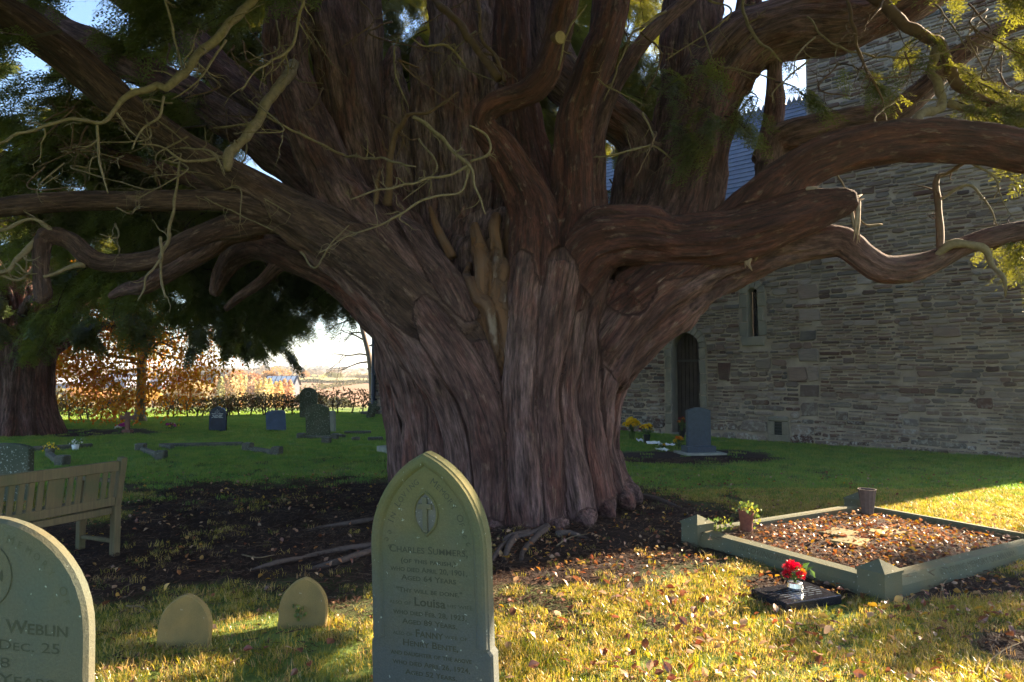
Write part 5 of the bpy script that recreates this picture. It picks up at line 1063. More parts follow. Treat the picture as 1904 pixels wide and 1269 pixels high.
G2 = gothic(a1-.115, zs1, za1-.135, 30)[2:]; GL = np.array(G2); seg = np.concatenate([[0], np.cumsum(np.linalg.norm(np.diff(GL, axis=0), axis=1))]); seg /= seg[-1]
def arcp(t): t = 1-t; return float(np.interp(t, seg, GL[:, 0])), float(np.interp(t, seg, GL[:, 1]))
arc_text(mb, 'IN LOVING', arcp, .13, .46, .040, yt); arc_text(mb, 'MEMORY OF', arcp, .54, .87, .040, yt)
for sg in (-1, 1):
    for q in range(3):
        cx, cz_ = sg*(.205+.018*(q % 2)), .815-.035*q; mb.tube([(cx+sg*.012*math.cos(t)*(1-t/9), yt, cz_+.012*math.sin(t)*(1-t/9)) for t in np.linspace(0, 5, 9)], [.0018]*9, 4)
mb.build('lettering', M['letter'], hs, kind='stuff')
# the stone cut by the frame's left edge
g2 = Vector(((8-952)/FPX*2.5, 2.5, 0)); hs2 = thing('gravestone', 'round-headed grey olive gravestone with roundel cross, inscribed Weblin', 'gravestone', g2, R(-12), tilt=(R(.5), R(-.6)))
slab(hs2, ellipse_top(.425, .70, 1.085, 12, .93), .055, M['grave2'], .014); mb = MB(); yt = -.0287
put_text(mb, 'H', .035, .690, .062, yt, False); put_text(mb, 'Weblin', .225, .690, .066, yt, width=.26, bold=.0008); put_text(mb, 'D Dec. 25', .15, .630, .050, yt, width=.34); put_text(mb, '1888', .02, .568, .05, yt, width=.17); put_text(mb, '25 Years', .12, .512, .052, yt, width=.36); put_text(mb, 'Also of the above', .05, .445, .04, yt, width=.6)
mb.build('lettering', M['letter'], hs2, kind='stuff'); mb = MB()
arc_text(mb, 'MEMORY OF', lambda t: (.355*math.sin(t*1.5708), .70+.31*math.cos(t*1.5708)), .15, .82, .036, yt); arc_text(mb, 'IN LOVING', lambda t: (-.355*math.cos(t*1.5708), .70+.31*math.sin(t*1.5708)), .18, .85, .036, yt); mb.build('faint_lettering', M['letter_faint'], hs2)
mb = MB(); cz = .885; mb.tube([(.115*math.cos(t), yt, cz+.115*math.sin(t)) for t in np.linspace(0, 6.2832, 40)], [.0025]*40, 4, False)
for q in range(4):
    t = q*math.pi/2; c_, s_ = math.cos(t), math.sin(t); pts = [(.012, .004), (.055, .006), (.075, .022), (.078, .0), (.075, -.022), (.055, -.006), (.012, -.004)]; mb.add([(x*c_-z*s_, yt, cz+x*s_+z*c_) for x, z in pts], [tuple(range(7))])
mb.build('roundel_cross', M['letter'], hs2)
# two little footstones
for (px, yb, w, h, lab, rz) in ((336, 1206, .152, .29, 'small tan footstone with a chipped pointed top on bare soil', 2), (559, 1170, .150, .30, 'small tan footstone with a weed sprouting against its face', 4)):
    p = gnd(px, yb); p.y += .04; t = thing('footstone', lab, 'gravestone', p, R(rz), 'small footstones', tilt=(R(-4), R(2))); slab(t, gothic(w, h*.36, h*1.02, 9), .055, M['small'], .010)
    if px > 400:
        n = 26; scatter('weed', np.array([(-.02, -.045, .10)])+rng.normal(0, .018, (n, 3))*[1, .6, 1.2], rng.uniform(-2, 2, (n, 3)), rng.uniform(.25, .5, n), [src_mesh('weed_leaf', [(0, 0, 0), (.03, .025, .005), (.07, 0, -.005), (.03, -.025, .005)], [(0, 1, 2, 3)], M['ivy'])], t, world=False)
# dark low headstone behind the bench
p = gnd(12, 905); p = at(8, 905, 8.6); t = thing('gravestone', 'low dark green slab headstone just behind the bench', 'gravestone', (p.x, 8.6, 0), R(-6)); slab(t, ellipse_top(.36, .66, .73, 9), .10, M['moss'])
# headstones on the far lawn
def head(px, yb, w, h, kind, mat, label, rz=0, tilt=0, th=.09, name='gravestone'):
    p = gnd(px, yb); t = thing(name, label, 'gravestone', p, R(rz), None, (0, R(tilt))); a = w/2
    P = {'round': ellipse_top(a, h-a*.95, h, 10), 'seg': ellipse_top(a, h*.88, h, 9), 'flat': ellipse_top(a, h*.97, h, 6, .4), 'gothic': gothic(a, h*.62, h, 9), 'ogee': np.array([(-a, -.3), (a, -.3), (a, h*.82), (a*.93, h*.88), (a*.8, h*.90)]+[(a*.6*math.cos(q), h*.91+h*.09*math.sin(q)) for q in np.linspace(.25, math.pi-.25, 9)]+[(-a*.8, h*.90), (-a*.93, h*.88), (-a, h*.82)])}[kind]
    slab(t, P, th, mat, .012); return t
t = head(405, 802, .49, .68, 'round', M['navy'], 'polished navy headstone with white lettering near the hedge', -4); mb = MB(); yt = -.047
put_text(mb, 'IN', 0, .585, .028, yt, False); put_text(mb, 'LOVING', 0, .55, .028, yt, False); put_text(mb, 'MEMORY OF', 0, .515, .03, yt, False)
for z, ws in ((.475, (.13, .02, .14)), (.435, (.06, .09, .10)), (.405, (.11, .12)), (.372, (.04, .12, .13))):
    tot = sum(ws)+.02*(len(ws)-1); x = -tot/2
    for w in ws: mb.add([(x, yt, z), (x+w, yt, z), (x+w, yt, z+.013), (x, yt, z+.013)], [(0, 1, 2, 3)]); x += w+.02
mb.build('lettering', M['white_paint'], t, kind='stuff')
head(514, 801, .53, .57, 'seg', M['blue'], 'blue-grey leaning headstone on the far lawn', 6, -4, .08); t = head(574, 777, .62, 1.10, 'round', M['moss'], 'tall dark round-topped headstone against the hedge', 10, -1.5, .12); MB().tube([(.09*math.cos(q), -.066, .86+.09*math.sin(q)) for q in np.linspace(0, 6.2832, 24)], [.008]*24, 4, False).build('carved_roundel', M['greyst'], t)
head(592, 811, .60, .82, 'ogee', M['moss'], 'mossy lichened headstone with shaped shoulders, leaning', 4, -3, .10); head(615, 804, .30, .58, 'flat', M['greyst'], 'narrow pale grey slab half hidden behind the mossy headstone', -20, -2)
t = head(733, 842, .50, .82, 'flat', M['greyst'], 'pale grey headstone on a block base beside the great trunk', -52, 0, .10); MB().box((0, -.06, .06), (.66, .34, .13), bev=.012).build('base', M['greyst'], t)
head(688, 777, .30, .42, 'flat', M['moss'], 'broken dark slab leaning by the drain pipe', 20, 14, .08)
p = gnd(686, 778); t = thing('stone_cross', 'toppled dark stone cross leaning by the drain pipe', 'cross', p, R(10), None, (R(-6), R(22))); MB().box((0, 0, .30), (.13, .1, .72), bev=.012).build('shaft', M['moss'], t); MB().box((0, 0, .45), (.46, .098, .12), bev=.012).build('arm', M['moss'], t)
p = gnd(237, 804); t = thing('stone_cross', 'small reddish stone cross with flowers at its foot', 'cross', p, R(8)); MB().box((0, 0, .25), (.11, .09, .58), bev=.01).build('shaft', M['redst'], t); MB().box((0, 0, .40), (.34, .088, .10), bev=.01).build('arm', M['redst'], t); MB().box((0, 0, .02), (.24, .2, .10), bev=.015).build('base', M['redst'], t)
for q in (-1, 1):
    for dx, dz in ((q*.165, .40), (0, .53 if q > 0 else .30)): MB().box((dx, 0, dz), (.05, .086, .13) if abs(dx) > .1 else (.13, .086, .04), bev=.01).build('cross_terminal', M['redst'], t)
# granite headstone by the church
p = gnd(1299, 843); t = thing('gravestone', 'new blue-grey granite headstone on a plinth by the church door', 'gravestone', p, R(10)); slab(t, np.array([(-.25, .12), (.25, .12), (.25, .86)]+[(.25-.02-q*.46/8*1.0, .865+.055*math.sin(math.pi*q/8)) for q in range(9)]+[(-.25, .86)]), .10, M['granite'], .008)
MB().box((0, -.0, .085), (.62, .30, .13), bev=.008).build('plinth', M['granite'], t); MB().box((0, -.06, .012), (.86, .62, .04), bev=.006).build('foundation_slab', M['greyst'], t)
# old kerb sets on the lawn
def kerbs(label, posts, runs, ph=.16):
    p0 = gnd(*posts[0]) if posts else gnd(*runs[0][0]); t = thing('grave_kerb', label, 'grave kerb', p0, 0)
    for a in posts: q = gnd(*a)-p0; MB().box((q.x, q.y, ph/2-.02), (.19, .19, ph+.04), R(random.uniform(-10, 10)), .02).build('corner_post', M['old'], t)
    for a, b in runs:
        q, s = gnd(*a)-p0, gnd(*b)-p0; d = s-q; MB().box(((q.x+s.x)/2, (q.y+s.y)/2, .035), (d.length, .11, .10), math.atan2(d.y, d.x), .015).build('kerb', M['old'], t)
kerbs('sunken dark kerb set on the lawn in front of the navy headstone', [(461, 838), (515, 846)], [((300, 832), (452, 829)), ((463, 838), (515, 846)), ((300, 832), (320, 836))]); kerbs('kerb set at the foot of the mossy headstone', [(560, 816), (622, 817), (607, 825)], [((560, 816), (622, 817))], .14)
kerbs('low broken kerb in the grass beside the grey headstone', [], [((640, 808), (690, 807)), ((655, 820), (668, 819)), ((684, 820), (712, 819)), ((620, 812), (640, 815))]); kerbs('short kerb with two dark corner posts on the lawn behind the bench', [(262, 838), (299, 853)], [((266, 840), (296, 852))], .15)
kerbs('mossy kerb stones near the bench with tubs of plants', [(116, 866)], [((90, 848), (113, 866)), ((20, 842), (150, 834)), ((60, 838), (172, 832))], .18)
def tuftpot(px, yb, s, mats, potm, label, hgt=.12, n=60):
    p = gnd(px, yb); t = thing('potted_plant', label, 'plant', p); mb = MB(); mb.tube([(0, 0, 0), (0, 0, hgt)], [s*.42, s*.55], 10); mb.build('pot', M[potm], t, True)
    scatter('foliage', rng.normal(0, 1, (n, 3))*[s*.35, s*.35, s*.25]+[0, 0, hgt+s*.35], rng.uniform(-3, 3, (n, 3)), rng.uniform(.4, .9, n), [src_mesh('pot_leaf', [(0, 0, 0), (.03, .025, .005), (.07, 0, -.005), (.03, -.025, .005)], [(0, 1, 2, 3)], M[q]) for q in mats], t, world=False)
tuftpot(93, 846, .16, ['petal_yellow', 'ivy'], 'old', 'round tub of yellowing moss on the old kerb'); tuftpot(140, 838, .13, ['petal_white', 'stem'], 'wrap', 'small white vase with pale flowers on the lawn')

# ------------------------------------------------------------------ flowers
def blossom(r, seed, n=46):
    rs = random.Random(seed); V = []; F = []
    for k in range(n):
        z = 1-1.25*(k+.5)/n; a = k*2.39996; s = math.sqrt(max(0, 1-z*z)); d = np.array([s*math.cos(a), s*math.sin(a), z]); l = unit(np.cross(d, [rs.random()-.5, rs.random()-.5, 1])); b = d*r*.3; e = d*r*rs.uniform(.85, 1.1); w = r*.16; m = len(V); V += [b, (b+e)/2+l*w, e+np.array([0, 0, r*.06]), (b+e)/2-l*w]; F.append((m, m+1, m+2, m+3))
    me = bpy.data.meshes.new('blossom'); me.from_pydata([tuple(v) for v in V], [], F); return me
def bouquet(loc, label, groups, spread, hgt, leaves=40, name='flower_bunch', zoff=0):
    """groups: (material, count, blossom radius)."""
    t = thing(name, label, 'flowers', loc); mb = MB()
    for mt, cnt, r in groups:
        me = blossom(r, cnt); me.materials.append(M[mt])
        for q in range(cnt):
            a = random.uniform(0, 6.28); k = math.sqrt(random.random())*spread; x, y, z = k*math.cos(a), k*math.sin(a), hgt*(1-.45*(k/spread)**2)*random.uniform(.85, 1.05); link_obj('blossom', me, t, (x, y, z+zoff), (random.uniform(-.5, .5), random.uniform(-.5, .5), a)); mb.tube([(0, 0, zoff), (x*.5, y*.5, zoff+z*.6), (x, y, zoff+z)], [.003]*3, 4)
    mb.build('stems', M['stem'], t)
    if leaves: scatter('leaves', rng.normal(0, 1, (leaves, 3))*[spread*.55, spread*.55, hgt*.18]+[0, 0, zoff+hgt*.55], rng.uniform(-2, 2, (leaves, 3)), rng.uniform(.5, 1.1, leaves), [src_mesh('flower_leaf', [(0, 0, 0), (.03, .018, .005), (.07, 0, -.005), (.03, -.018, .005)], [(0, 1, 2, 3)], M['stem'])], t, world=False)
    return t
def vase(loc, label, prof, mat, name='flower_pot', flutes=0, tilt=0, cat='pot'):
    t = thing(name, label, cat, loc, 0, None, (0, tilt)); n = 24; V = []; F = []
    for k, (r, z) in enumerate(prof):
        for j in range(n): a = j*2*math.pi/n; rr = r*(1+(.07 if flutes and j % 2 else 0)); V.append((rr*math.cos(a), rr*math.sin(a), z))
    for k in range(len(prof)-1):
        for j in range(n): F.append((k*n+j, k*n+(j+1) % n, (k+1)*n+(j+1) % n, (k+1)*n+j))
    mesh_obj('body', V, F, M[mat], t); return t
# black tablet with its rose bowl
pt = gnd(1480, 1118); TZ = .065; tab = thing('memorial_tablet', 'flat polished black granite memorial tablet lying in the leaves', 'tablet', pt, R(22))
MB().box((0, 0, TZ/2), (.50, .34, TZ), bev=.006).build('slab', M['black'], tab); mb = MB()
for z in range(5):
    x = -.16
    for q in range(4): w = random.uniform(.04, .09); mb.add([(x, -.10+z*.035, TZ+.0006), (x+w, -.10+z*.035, TZ+.0006), (x+w, -.088+z*.035, TZ+.0006), (x, -.088+z*.035, TZ+.0006)], [(0, 1, 2, 3)]); x += w+.02
mb.build('worn_lettering', M['granite'], tab)
vp = pt+Vector((.015, .05, TZ)); vase(vp, 'small silver flower bowl set on the black tablet', [(.0, .001), (.05, .002), (.055, .02), (.05, .05), (.042, .055), (.0, .05)], 'silver'); bouquet(vp, 'bright red chrysanthemums in the silver bowl', [('petal_red', 9, .042), ('petal_orange', 1, .035)], .075, .12, 26, zoff=.05)
# bunches by the church door
def fl2(px, yb, label, groups, spread, hgt, pot, potlab, ph=.16):
    p = gnd(px, yb)
    if pot: vase(p, potlab, [(0, .001), (.055, .003), (.08, ph), (.075, ph), (.0, ph*.8)], pot); 
    bouquet(p, label, groups, spread, hgt, 50, zoff=ph*.8 if pot else .02)
fl2(1175, 818, 'big bunch of yellow chrysanthemums by the church wall', [('petal_yellow', 34, .065)], .20, .34, 'stem', 'green wrapped base of the yellow bunch', .20); fl2(1203, 826, 'mixed bunch of yellow and dark red flowers in a black pot', [('petal_yellow', 13, .06), ('petal_maroon', 10, .055), ('petal_white', 2, .05)], .16, .26, 'greenpot', 'black flower pot on the soil mound', .22)
fl2(1262, 838, 'orange and cream flowers against the granite headstone', [('petal_orange', 8, .05), ('petal_yellow', 5, .045)], .12, .26, None, '', .1); fl2(1268, 815, 'tall dark red flowers between the granite headstone and door', [('petal_maroon', 9, .05), ('petal_orange', 3, .045)], .10, .42, 'greenpot', 'black pot behind the granite headstone', .18); fl2(1228, 836, 'small wilted cream posy lying on the soil', [('petal_yellow', 3, .04), ('petal_white', 2, .035)], .10, .10, None, '', .1)
for q, (px, py) in enumerate(((1215, 829), (1243, 833), (1190, 824), (1232, 842))):
    p = gnd(px, py); t = thing('flower_wrapper', ('crumpled white flower paper beside the black pot', 'white flower paper by the orange flowers', 'small folded white card below the yellow bunch', 'pale wrapping leaf at the edge of the soil')[q], 'wrapper', p, R(40*q)); V = []; F = []
    for i_ in range(6):
        for j in range(4): V.append((i_*.06-.15, j*.05-.07, .03+.05*random.random()+.03*(j % 2)))
    F = [(i_*4+j, i_*4+j+1, (i_+1)*4+j+1, (i_+1)*4+j) for i_ in range(5) for j in range(3)]; mesh_obj('paper', V, F, M['wrap'], t)
fl2(230, 803, 'purple and pink flowers at the reddish cross', [('petal_pink', 12, .05)], .13, .22, None, '', .1); fl2(222, 803, 'white flowers beside the reddish cross', [('petal_white', 5, .05)], .12, .12, None, '', .1); fl2(318, 800, 'heap of pink and white flowers on the far lawn', [('petal_maroon', 7, .05), ('petal_pink', 4, .05), ('petal_yellow', 3, .04), ('petal_white', 3, .04)], .2, .16, None, '', .1)

# ------------------------------------------------------------------ kerbed grave
A3, C3 = gnd(1297, 1008), gnd(1597, 958); uu = (C3-A3); KL = uu.length; uu.normalize(); vv = Vector((uu.y, -uu.x, 0)); KW = 1.80
kg = thing('grave_kerb', 'kerbed grave with pointed corner posts filled with leaves', 'grave kerb', A3, math.atan2(uu.y, uu.x)); KW_ = -KW
for x, y in ((0, 0), (KL, 0), (0, KW_), (KL, KW_)):
    w = .105; V = [(-w, -w, -.1), (w, -w, -.1), (w, w, -.1), (-w, w, -.1), (-w, -w, .205), (w, -w, .205), (w, w, .205), (-w, w, .205)]; e = w+.008; V += [(-e, -e, .207), (e, -e, .207), (e, e, .207), (-e, e, .207), (-e, -e, .225), (e, -e, .225), (e, e, .225), (-e, e, .225), (0, 0, .295)]
    F = [(0, 1, 5, 4), (1, 2, 6, 5), (2, 3, 7, 6), (3, 0, 4, 7), (8, 11, 10, 9), (8, 9, 13, 12), (9, 10, 14, 13), (10, 11, 15, 14), (11, 8, 12, 15), (12, 13, 16), (13, 14, 16), (14, 15, 16), (15, 12, 16)]; o = mesh_obj('corner_post', V, F, M['kerb'], kg); o.location = (x, y, -.035)
def kbar(name, cx, cy, L, rz):
    P = np.array([(-.07, -.1), (.07, -.1), (.07, .095), (.035, .155), (-.055, .165), (-.07, .15)]); V = []
    for x in (-L/2, L/2): V += [(x, p[0], p[1]) for p in P]
    F = [(i_, (i_+1) % 6, 6+(i_+1) % 6, 6+i_) for i_ in range(6)]+[tuple(range(5, -1, -1)), tuple(range(6, 12))]; o = mesh_obj(name, V, [tuple(f[::-1]) for f in F], M['kerb'], kg); o.location = (cx, cy, -.035); o.rotation_euler = (0, 0, rz); return o
k1 = kbar('kerb', KL/2, KW_, KL-.2, math.pi); kbar('kerb', KL/2, 0, KL-.2, 0); k2 = kbar('kerb', 0, KW_/2, KW-.2, math.pi/2); kbar('kerb', KL, KW_/2, KW-.2, -math.pi/2)
def ktext(par, L, s, al):
    V, F = text_geo(s, .060, False, 'CENTER'); mesh_obj('lettering', [(-v[0]*1.25, .072-(v[1])*.58+.0, .0955+v[1]*1.0+.0015) for v in V], F, M['letter_faint'], par)
ktext(k1, KL, 'IN LOVING MEMORY OF WILLIAM', 0); ktext(k2, KW, 'IN LOVING MEMORY', 0)
nx, ny = 30, 22; V = []
for j in range(ny):
    for i_ in range(nx): x, y = .06+(KL-.12)*i_/(nx-1), -.06-(KW-.12)*j/(ny-1); V.append((x, y, .06+.05*math.sin(math.pi*i_/(nx-1))*math.sin(math.pi*j/(ny-1))+random.uniform(-.008, .008)))
bed = mesh_obj('soil_bed', V, [(j*nx+i_, (j+1)*nx+i_, (j+1)*nx+i_+1, j*nx+i_+1) for j in range(ny-1) for i_ in range(nx-1)], M['ground'], kg, True); a = bed.data.color_attributes.new('gcol', 'FLOAT_COLOR', 'POINT'); a.data.foreach_set('color', np.tile([.06, .038, .03, 1], len(V)).astype(np.float32))
for x, y, rz in ((1.05, -.75, 8), (1.45, -.95, -6), (.85, -1.0, 15)): MB().box((x, y, .112), (.30, .24, .035), R(rz), .006).build('flat_stone', M['small'], kg)
KM = MW[kg]
vp = KM @ Vector((.42, -.22, .10)); vase(vp, 'mossy terracotta vase with ivy on the kerbed grave', [(0, 0), (.055, .003), (.062, .1), (.075, .2), (.072, .2), (0, .17)], 'terracotta', 'flower_vase', cat='vase'); n = 90
ivy_t = thing('ivy_plant', 'ivy trailing over the terracotta vase and corner post', 'plant', vp); ivp = np.vstack([rng.normal(0, 1, (n, 3))*[.05, .05, .03]+[0, 0, .215], rng.normal(0, 1, (n, 3))*[.10, .06, .05]+[-.25, -.02, .06], rng.normal(0, 1, (30, 3))*[.03, .03, .06]+[.06, -.02, .13]])
scatter('leaves', ivp, rng.uniform(-2, 2, (len(ivp), 3)), rng.uniform(.35, .65, len(ivp)), [src_mesh('ivy_leaf', [(0, 0, 0), (.02, .03, .005), (.065, 0, -.005), (.02, -.03, .005)], [(0, 1, 2, 3)], M['ivy'])], ivy_t, world=False)
vp = KM @ Vector((KL-.30, -.30, .10)); vase(vp, 'dark fluted grave vase with broken rim', [(0, 0), (.055, .003), (.06, .06), (.085, .24), (.09, .26), (.08, .26), (.06, .1)], 'lead_vase', 'flower_vase', 1, cat='vase')

# ------------------------------------------------------------------ bench
bp = gnd(213, 1030); ld = unit([-.40, -.917, 0]); bn = thing('park_bench', 'weathered wooden slatted bench seen from behind beside the soil', 'bench', bp, math.atan2(ld[1], ld[0])); BL = 1.55
def beam(name, a, b, w, h, par=bn):
    a, b = Vector(a), Vector(b); d = b-a; q = d.to_track_quat('Z', 'Y').to_matrix(); return MB().box((a+b)/2, (w, h, d.length), 0, .006, q).build(name, M['bench'], par)
for x in (0, BL):
    beam('back_post', (x, 0, -.05), (x, 0, .42), .062, .07); beam('back_post', (x, 0, .415), (x, .07, .855), .06, .068); beam('front_leg', (x, -.46, -.05), (x, -.46, .62), .06, .06); beam('side_rail', (x, -.43, .385), (x, -.03, .385), .05, .07); beam('stretcher', (x, -.43, .11), (x, -.03, .11), .045, .03); beam('armrest', (x, -.52, .635), (x, .03, .645), .07, .03)
beam('top_rail', (.03, .058, .785), (BL-.03, .058, .785), .04, .09); beam('lower_rail', (.03, .012, .47), (BL-.03, .012, .47), .04, .075); beam('seat_rail', (.03, -.02, .385), (BL-.03, -.02, .385), .035, .06); beam('seat_rail', (.03, -.45, .385), (BL-.03, -.45, .385), .035, .06)
for q in range(5): beam('seat_slat', (.02, -.08-q*.085, .43), (BL-.02, -.08-q*.085, .43), .07, .022).rotation_euler = (0, 0, 0)
x = .045; pat = [.05, .05, .13, .05, .05, .14, .05, .05]; q = 0
while x < BL-.12: w = pat[q % 8]; beam('back_slat', (x+w/2, .018, .50), (x+w/2, .052, .75), w, .018); x += w+.024; q += 1

# ------------------------------------------------------------------ grass, litter, fallen leaves
def tuft(seed, n, rad, h0, h1, w, lean):
    rs = random.Random(seed); V = []; F = []
    for _ in range(n):
        a = rs.uniform(0, 6.28); k = math.sqrt(rs.random())*rad; b = np.array([k*math.cos(a), k*math.sin(a), -.01]); h = rs.uniform(h0, h1); t = rs.uniform(0, 6.28); d = np.array([math.cos(t), math.sin(t), 0])*rs.uniform(.15, 1)*lean*h; s = np.array([-math.sin(t+rs.uniform(-.6, .6)), math.cos(t), 0])*w*rs.uniform(.6, 1.2); up = np.array([0, 0, h]); m = len(V)
        V += [b-s, b+s, b+d*.3+up*.55+s*.8, b+d*.3+up*.55-s*.8, b+d+up*(1-.25*lean*rs.random())]; F += [(m, m+1, m+2, m+3), (m+3, m+2, m+4)]
    return V, F
TN = [src_mesh('grass_tuft', *tuft(q, 18, .055, .018, .062, .0020, 1.0), M['grass']) for q in range(4)]
TL = [src_mesh('lawn_tuft', *tuft(q+9, 46, .13, .03, .065, .0034, .7), M['lawn']) for q in range(3)]
KB = np.array([[A3.x, A3.y], [A3.x+uu.x*KL, A3.y+uu.y*KL], [A3.x+uu.x*KL+vv.x*KW, A3.y+uu.y*KL+vv.y*KW], [A3.x+vv.x*KW, A3.y+vv.y*KW]])
def in_kerb(x, y):
    dx, dy = x-A3.x, y-A3.y; a = dx*uu.x+dy*uu.y; b = dx*vv.x+dy*vv.y; return (a > -.12) & (a < KL+.12) & (b > -.12) & (b < KW+.12)
def in_bed(x, y):
    dx, dy = x-A3.x, y-A3.y; a = dx*uu.x+dy*uu.y; b = dx*vv.x+dy*vv.y; return (a > .08) & (a < KL-.08) & (b > .08) & (b < KW-.08)
def in_tab(x, y): return np.hypot((x-pt.x)/.30, (y-pt.y)/.22) < 1
def church_side(x, y): return (x-W0.x)*(-.683)+(y-W0.y)*(-.73) > .06
def field(n, y0, y1, edge=.82):
    y = np.sqrt(rng.uniform(y0*y0, y1*y1, n)); x = rng.uniform(-1, 1, n)*(edge*y+.4); return x, y
x, y = field(72000, 2.2, 9.5); s = soil_mask(x, y); g = fbm(np.stack([x*1.3, y*1.3, 0*x], 1), 41)*.5+.5; keep = (rng.random(len(x)) < np.where(s > .5, .012+.06*(g > .78), 1-s*.9)*(.35+.9*g)) & ~in_kerb(x, y) & ~in_tab(x, y) & church_side(x, y) & (np.hypot((x-TC[0])/1.55, (y-TC[1])/1.5) > 1)
x, y = x[keep], y[keep]; n = len(x); o = scatter('grass', np.stack([x, y, 0*x], 1), np.stack([rng.uniform(-.2, .2, n), rng.uniform(-.2, .2, n), rng.uniform(0, 6.28, n)], 1), rng.uniform(.55, 1.25, n), TN); tag(o, 'rough short grass mixed with straw on the near ground', kind='stuff'); print('near tufts', n)
x, y = field(42000, 8.5, 29.0, .80); s = soil_mask(x, y); keep = (rng.random(len(x)) < np.where(s > .5, .05, 1-s)) & church_side(x, y) & ~in_kerb(x, y) & (np.hypot((x-TC[0])/1.6, (y-TC[1])/1.55) > 1)
x, y = x[keep], y[keep]; n = len(x); o = scatter('lawn', np.stack([x, y, 0*x], 1), np.stack([0*x, 0*x, rng.uniform(0, 6.28, n)], 1), rng.uniform(.7, 1.2, n), TL); tag(o, 'mown green lawn of the churchyard', kind='stuff')
# needles and twig litter on the soil
def lit(seed):
    rs = random.Random(seed); V = []; F = []
    for _ in range(26):
        a = rs.uniform(0, 6.28); c_ = np.array([rs.gauss(0, .09), rs.gauss(0, .09), rs.uniform(.002, .012)]); L = rs.uniform(.008, .035); d = np.array([math.cos(a), math.sin(a), rs.uniform(-.2, .3)])*L; s_ = np.array([-math.sin(a), math.cos(a), .3])*rs.uniform(.0012, .004); m = len(V); V += [c_-d-s_, c_-d+s_, c_+d+s_, c_+d-s_]; F.append((m, m+1, m+2, m+3))
    return V, F
LT = [src_mesh('soil_litter', *lit(q), M['litter']) for q in range(5)]
x, y = field(14000, 2.6, 13); s = soil_mask(x, y); keep = (rng.random(len(x)) < .12+.88*s) & church_side(x, y) & (in_bed(x, y) | ~in_kerb(x, y)); x, y = x[keep], y[keep]; n = len(x); kz = np.where(in_kerb(x, y), .10, .0); o = scatter('litter', np.stack([x, y, kz], 1), np.stack([0*x, 0*x, rng.uniform(0, 6.28, n)], 1), rng.uniform(.6, 1.5, n), LT); tag(o, 'dead needles, bark flakes and twig bits on the soil', kind='stuff')
# leaves
def leaf_geo(seed):
    rs = random.Random(seed); V = []; F = []; w = [.0, .30, .42, .36, .2, 0]; cu = rs.uniform(.1, .5); fo = rs.uniform(.05, .4)
    for k in range(6):
        t = k/5; z = cu*.35*math.sin(t*3)*.5; V += [(t-.5, w[k]*.8, z+fo*w[k]), (t-.5, 0, z), (t-.5, -w[k]*.8, z+fo*w[k]*rs.uniform(.3, 1.2))]
    for k in range(5):
        a = k*3; F += [(a, a+1, a+4, a+3), (a+1, a+2, a+5, a+4)]
    V += [(-.5, .008, 0), (-.5, -.008, 0), (-.85, 0, .06)]; F.append((18, 19, 20)); return V, F
LV = [src_mesh('leaf_source', *leaf_geo(q), M['leaf']) for q in range(6)]
def leafpos(n):
    x = []; y = []
    a, b = field(n*3, 2.8, 11); P = np.stack([a*.8, b*.8, 0*a], 1); d = .35+.65*smooth(-1, 1.5, a)*(1-smooth(6.5, 9, b)); d = d*(.35+.9*np.clip(fbm(P, 61)+.4, 0, 1)); d = np.where((a > -.2) & (a < 4) & (b < 6.5), d*1.7, d)*np.where(np.hypot((a-TC[0])/1.6, (b-TC[1])/1.55) < 1, 0, 1)
    k = rng.random(len(a)) < d*.6; k &= ~in_tab(a, b) & church_side(a, b) & (in_bed(a, b) | ~in_kerb(a, b)); a, b = a[k][:n], b[k][:n]; return a, b
x, y = leafpos(5200); kz = np.where(in_kerb(x, y), .105, .012+.02*rng.random(len(x)))
m2 = 1500; ka = rng.random(m2)*(KL-.3)+.15; kb = rng.random(m2)*(KW-.3)+.15; x = np.append(x, A3.x+uu.x*ka+vv.x*kb); y = np.append(y, A3.y+uu.y*ka+vv.y*kb); kz = np.append(kz, .09+.05*np.sin(np.pi*ka/KL)*np.sin(np.pi*kb/KW)+.02*rng.random(m2)-.02)
sc_ = rng.uniform(.026, .058, len(x)); dist = np.hypot(x, y); show = sc_/dist; vis = np.array([0 < px_of((a, b, 0.05))[0] < 1904 and px_of((a, b, 0.05))[1] < 1262 for a, b in zip(x, y)])
order = np.argsort(-np.where(vis & ~in_kerb(x, y), show, 0)); one = order[:230]; rest = order[230:]; n = len(rest)
o = scatter('fallen_leaves', np.stack([x, y, kz], 1)[rest], np.stack([rng.normal(0, .45, n), rng.normal(0, .45, n), rng.uniform(0, 6.28, n)], 1), sc_[rest], LV); tag(o, 'scatter of brown and red autumn leaves over grass and grave', kind='stuff')
KINDS_ = [('brown', (.16, .065, .035), 'curled dark brown fallen leaf on the near grass'), ('tan', (.40, .26, .16), 'dry pale tan fallen leaf on the near grass'), ('red', (.24, .07, .035), 'rust red fallen leaf on the near grass'), ('yellow', (.44, .27, .05), 'golden yellow fallen leaf on the near grass')]
LM = []
for nm, c_, lb in KINDS_:
    mt = leaf_mat('leaf_'+nm, [tuple(v*.75 for v in c_), tuple(v*1.2 for v in c_)], .3, None, .05); row = []
    for q in range(3):
        s_ = src_mesh('fallen_leaf', *leaf_geo(q+20), mt); row.append(s_.data); bpy.data.objects.remove(s_)
    LM.append(row)
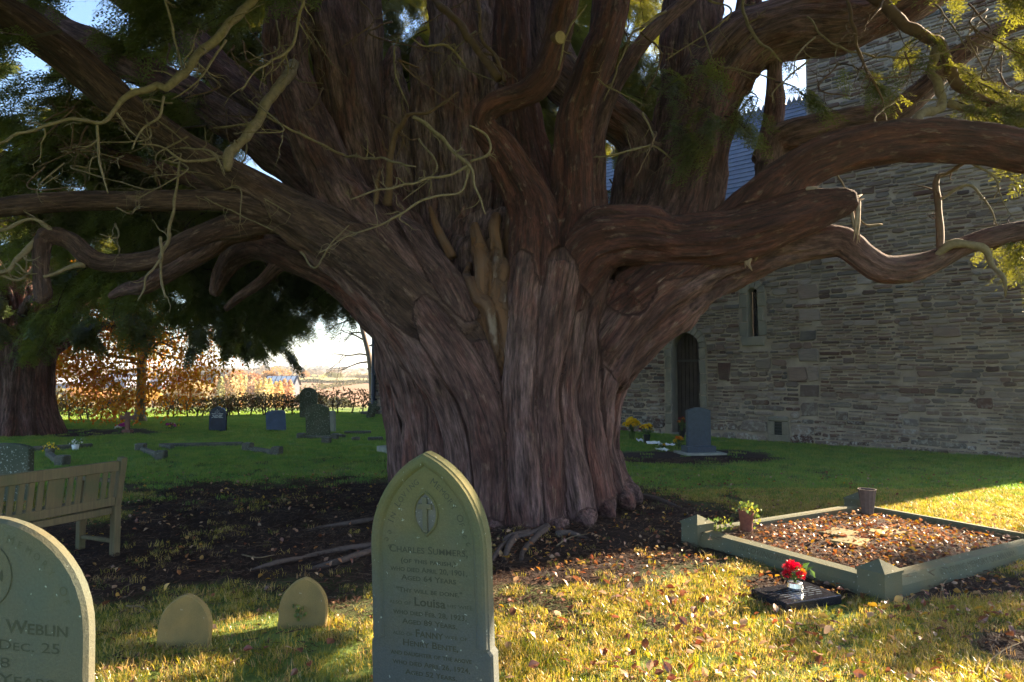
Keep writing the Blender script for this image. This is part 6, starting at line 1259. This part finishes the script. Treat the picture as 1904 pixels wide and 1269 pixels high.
for q in one:
    k = random.choices(range(4), (.42, .3, .16, .12))[0]; o = link_obj('fallen_leaf', random.choice(LM[k]), None, (x[q], y[q], .022+.02*random.random()), (random.gauss(0, .5), random.gauss(0, .5), random.uniform(0, 6.28)), (sc_[q]*1.3,)*3); tag(o, KINDS_[k][2], 'leaf', 'fallen leaves on the near grass')
# loose sticks
for q, (pts, lb) in enumerate(((((1035, 1018), (1060, 1003), (1095, 996)), 'thin pale stick lying below the trunk roots'), (((450, 1035), (480, 1042), (510, 1036)), 'bent pale twig on the soil by the roots'), (((905, 0), (0, 0)), ''), (((235, 1132), (262, 1135), (282, 1144)), 'short pale stick near the chipped footstone'), (((1830, 1262), (1842, 1235), (1868, 1215), (1900, 1200)), 'forked pale twig on the bare corner soil'), (((1754, 1110), (1752, 1095), (1765, 1078)), 'little bent twig under the kerb lettering'))):
    if not lb: continue
    P = [np.array(gnd(a, b))+[0, 0, .015+.01*random.random()] for a, b in pts]; P, r = spline(P, np.linspace(.007, .003, len(P)), .03); mb = MB(); mb.tube(P, r, 6); twigs(mb, P, r, 1, 7, .12, 0); o = mb.build('fallen_stick', M['twig'], None, True); tag(o, lb, 'stick')
# ------------------------------------------------------------------ the air
hz = bpy.data.materials.new('pale_air'); hz.use_nodes = True; nt = hz.node_tree; nt.nodes.clear(); out = nt.nodes.new('ShaderNodeOutputMaterial'); pv = nt.nodes.new('ShaderNodeVolumePrincipled'); pv.inputs['Color'].default_value = (.92, .96, 1, 1); pv.inputs['Density'].default_value = .00028; pv.inputs['Anisotropy'].default_value = .2; nt.links.new(pv.outputs[0], out.inputs['Volume'])
HZ = (-3200, 3200, -60, 3300, -24, 42); V = [(a, b, c_) for a in HZ[:2] for b in HZ[2:4] for c_ in HZ[4:]]
o = mesh_obj('haze', V, [(0, 1, 3, 2), (4, 6, 7, 5), (0, 4, 5, 1), (2, 3, 7, 6), (0, 2, 6, 4), (1, 5, 7, 3)], hz); tag(o, 'thin bluish air over the distant fields', kind='stuff')
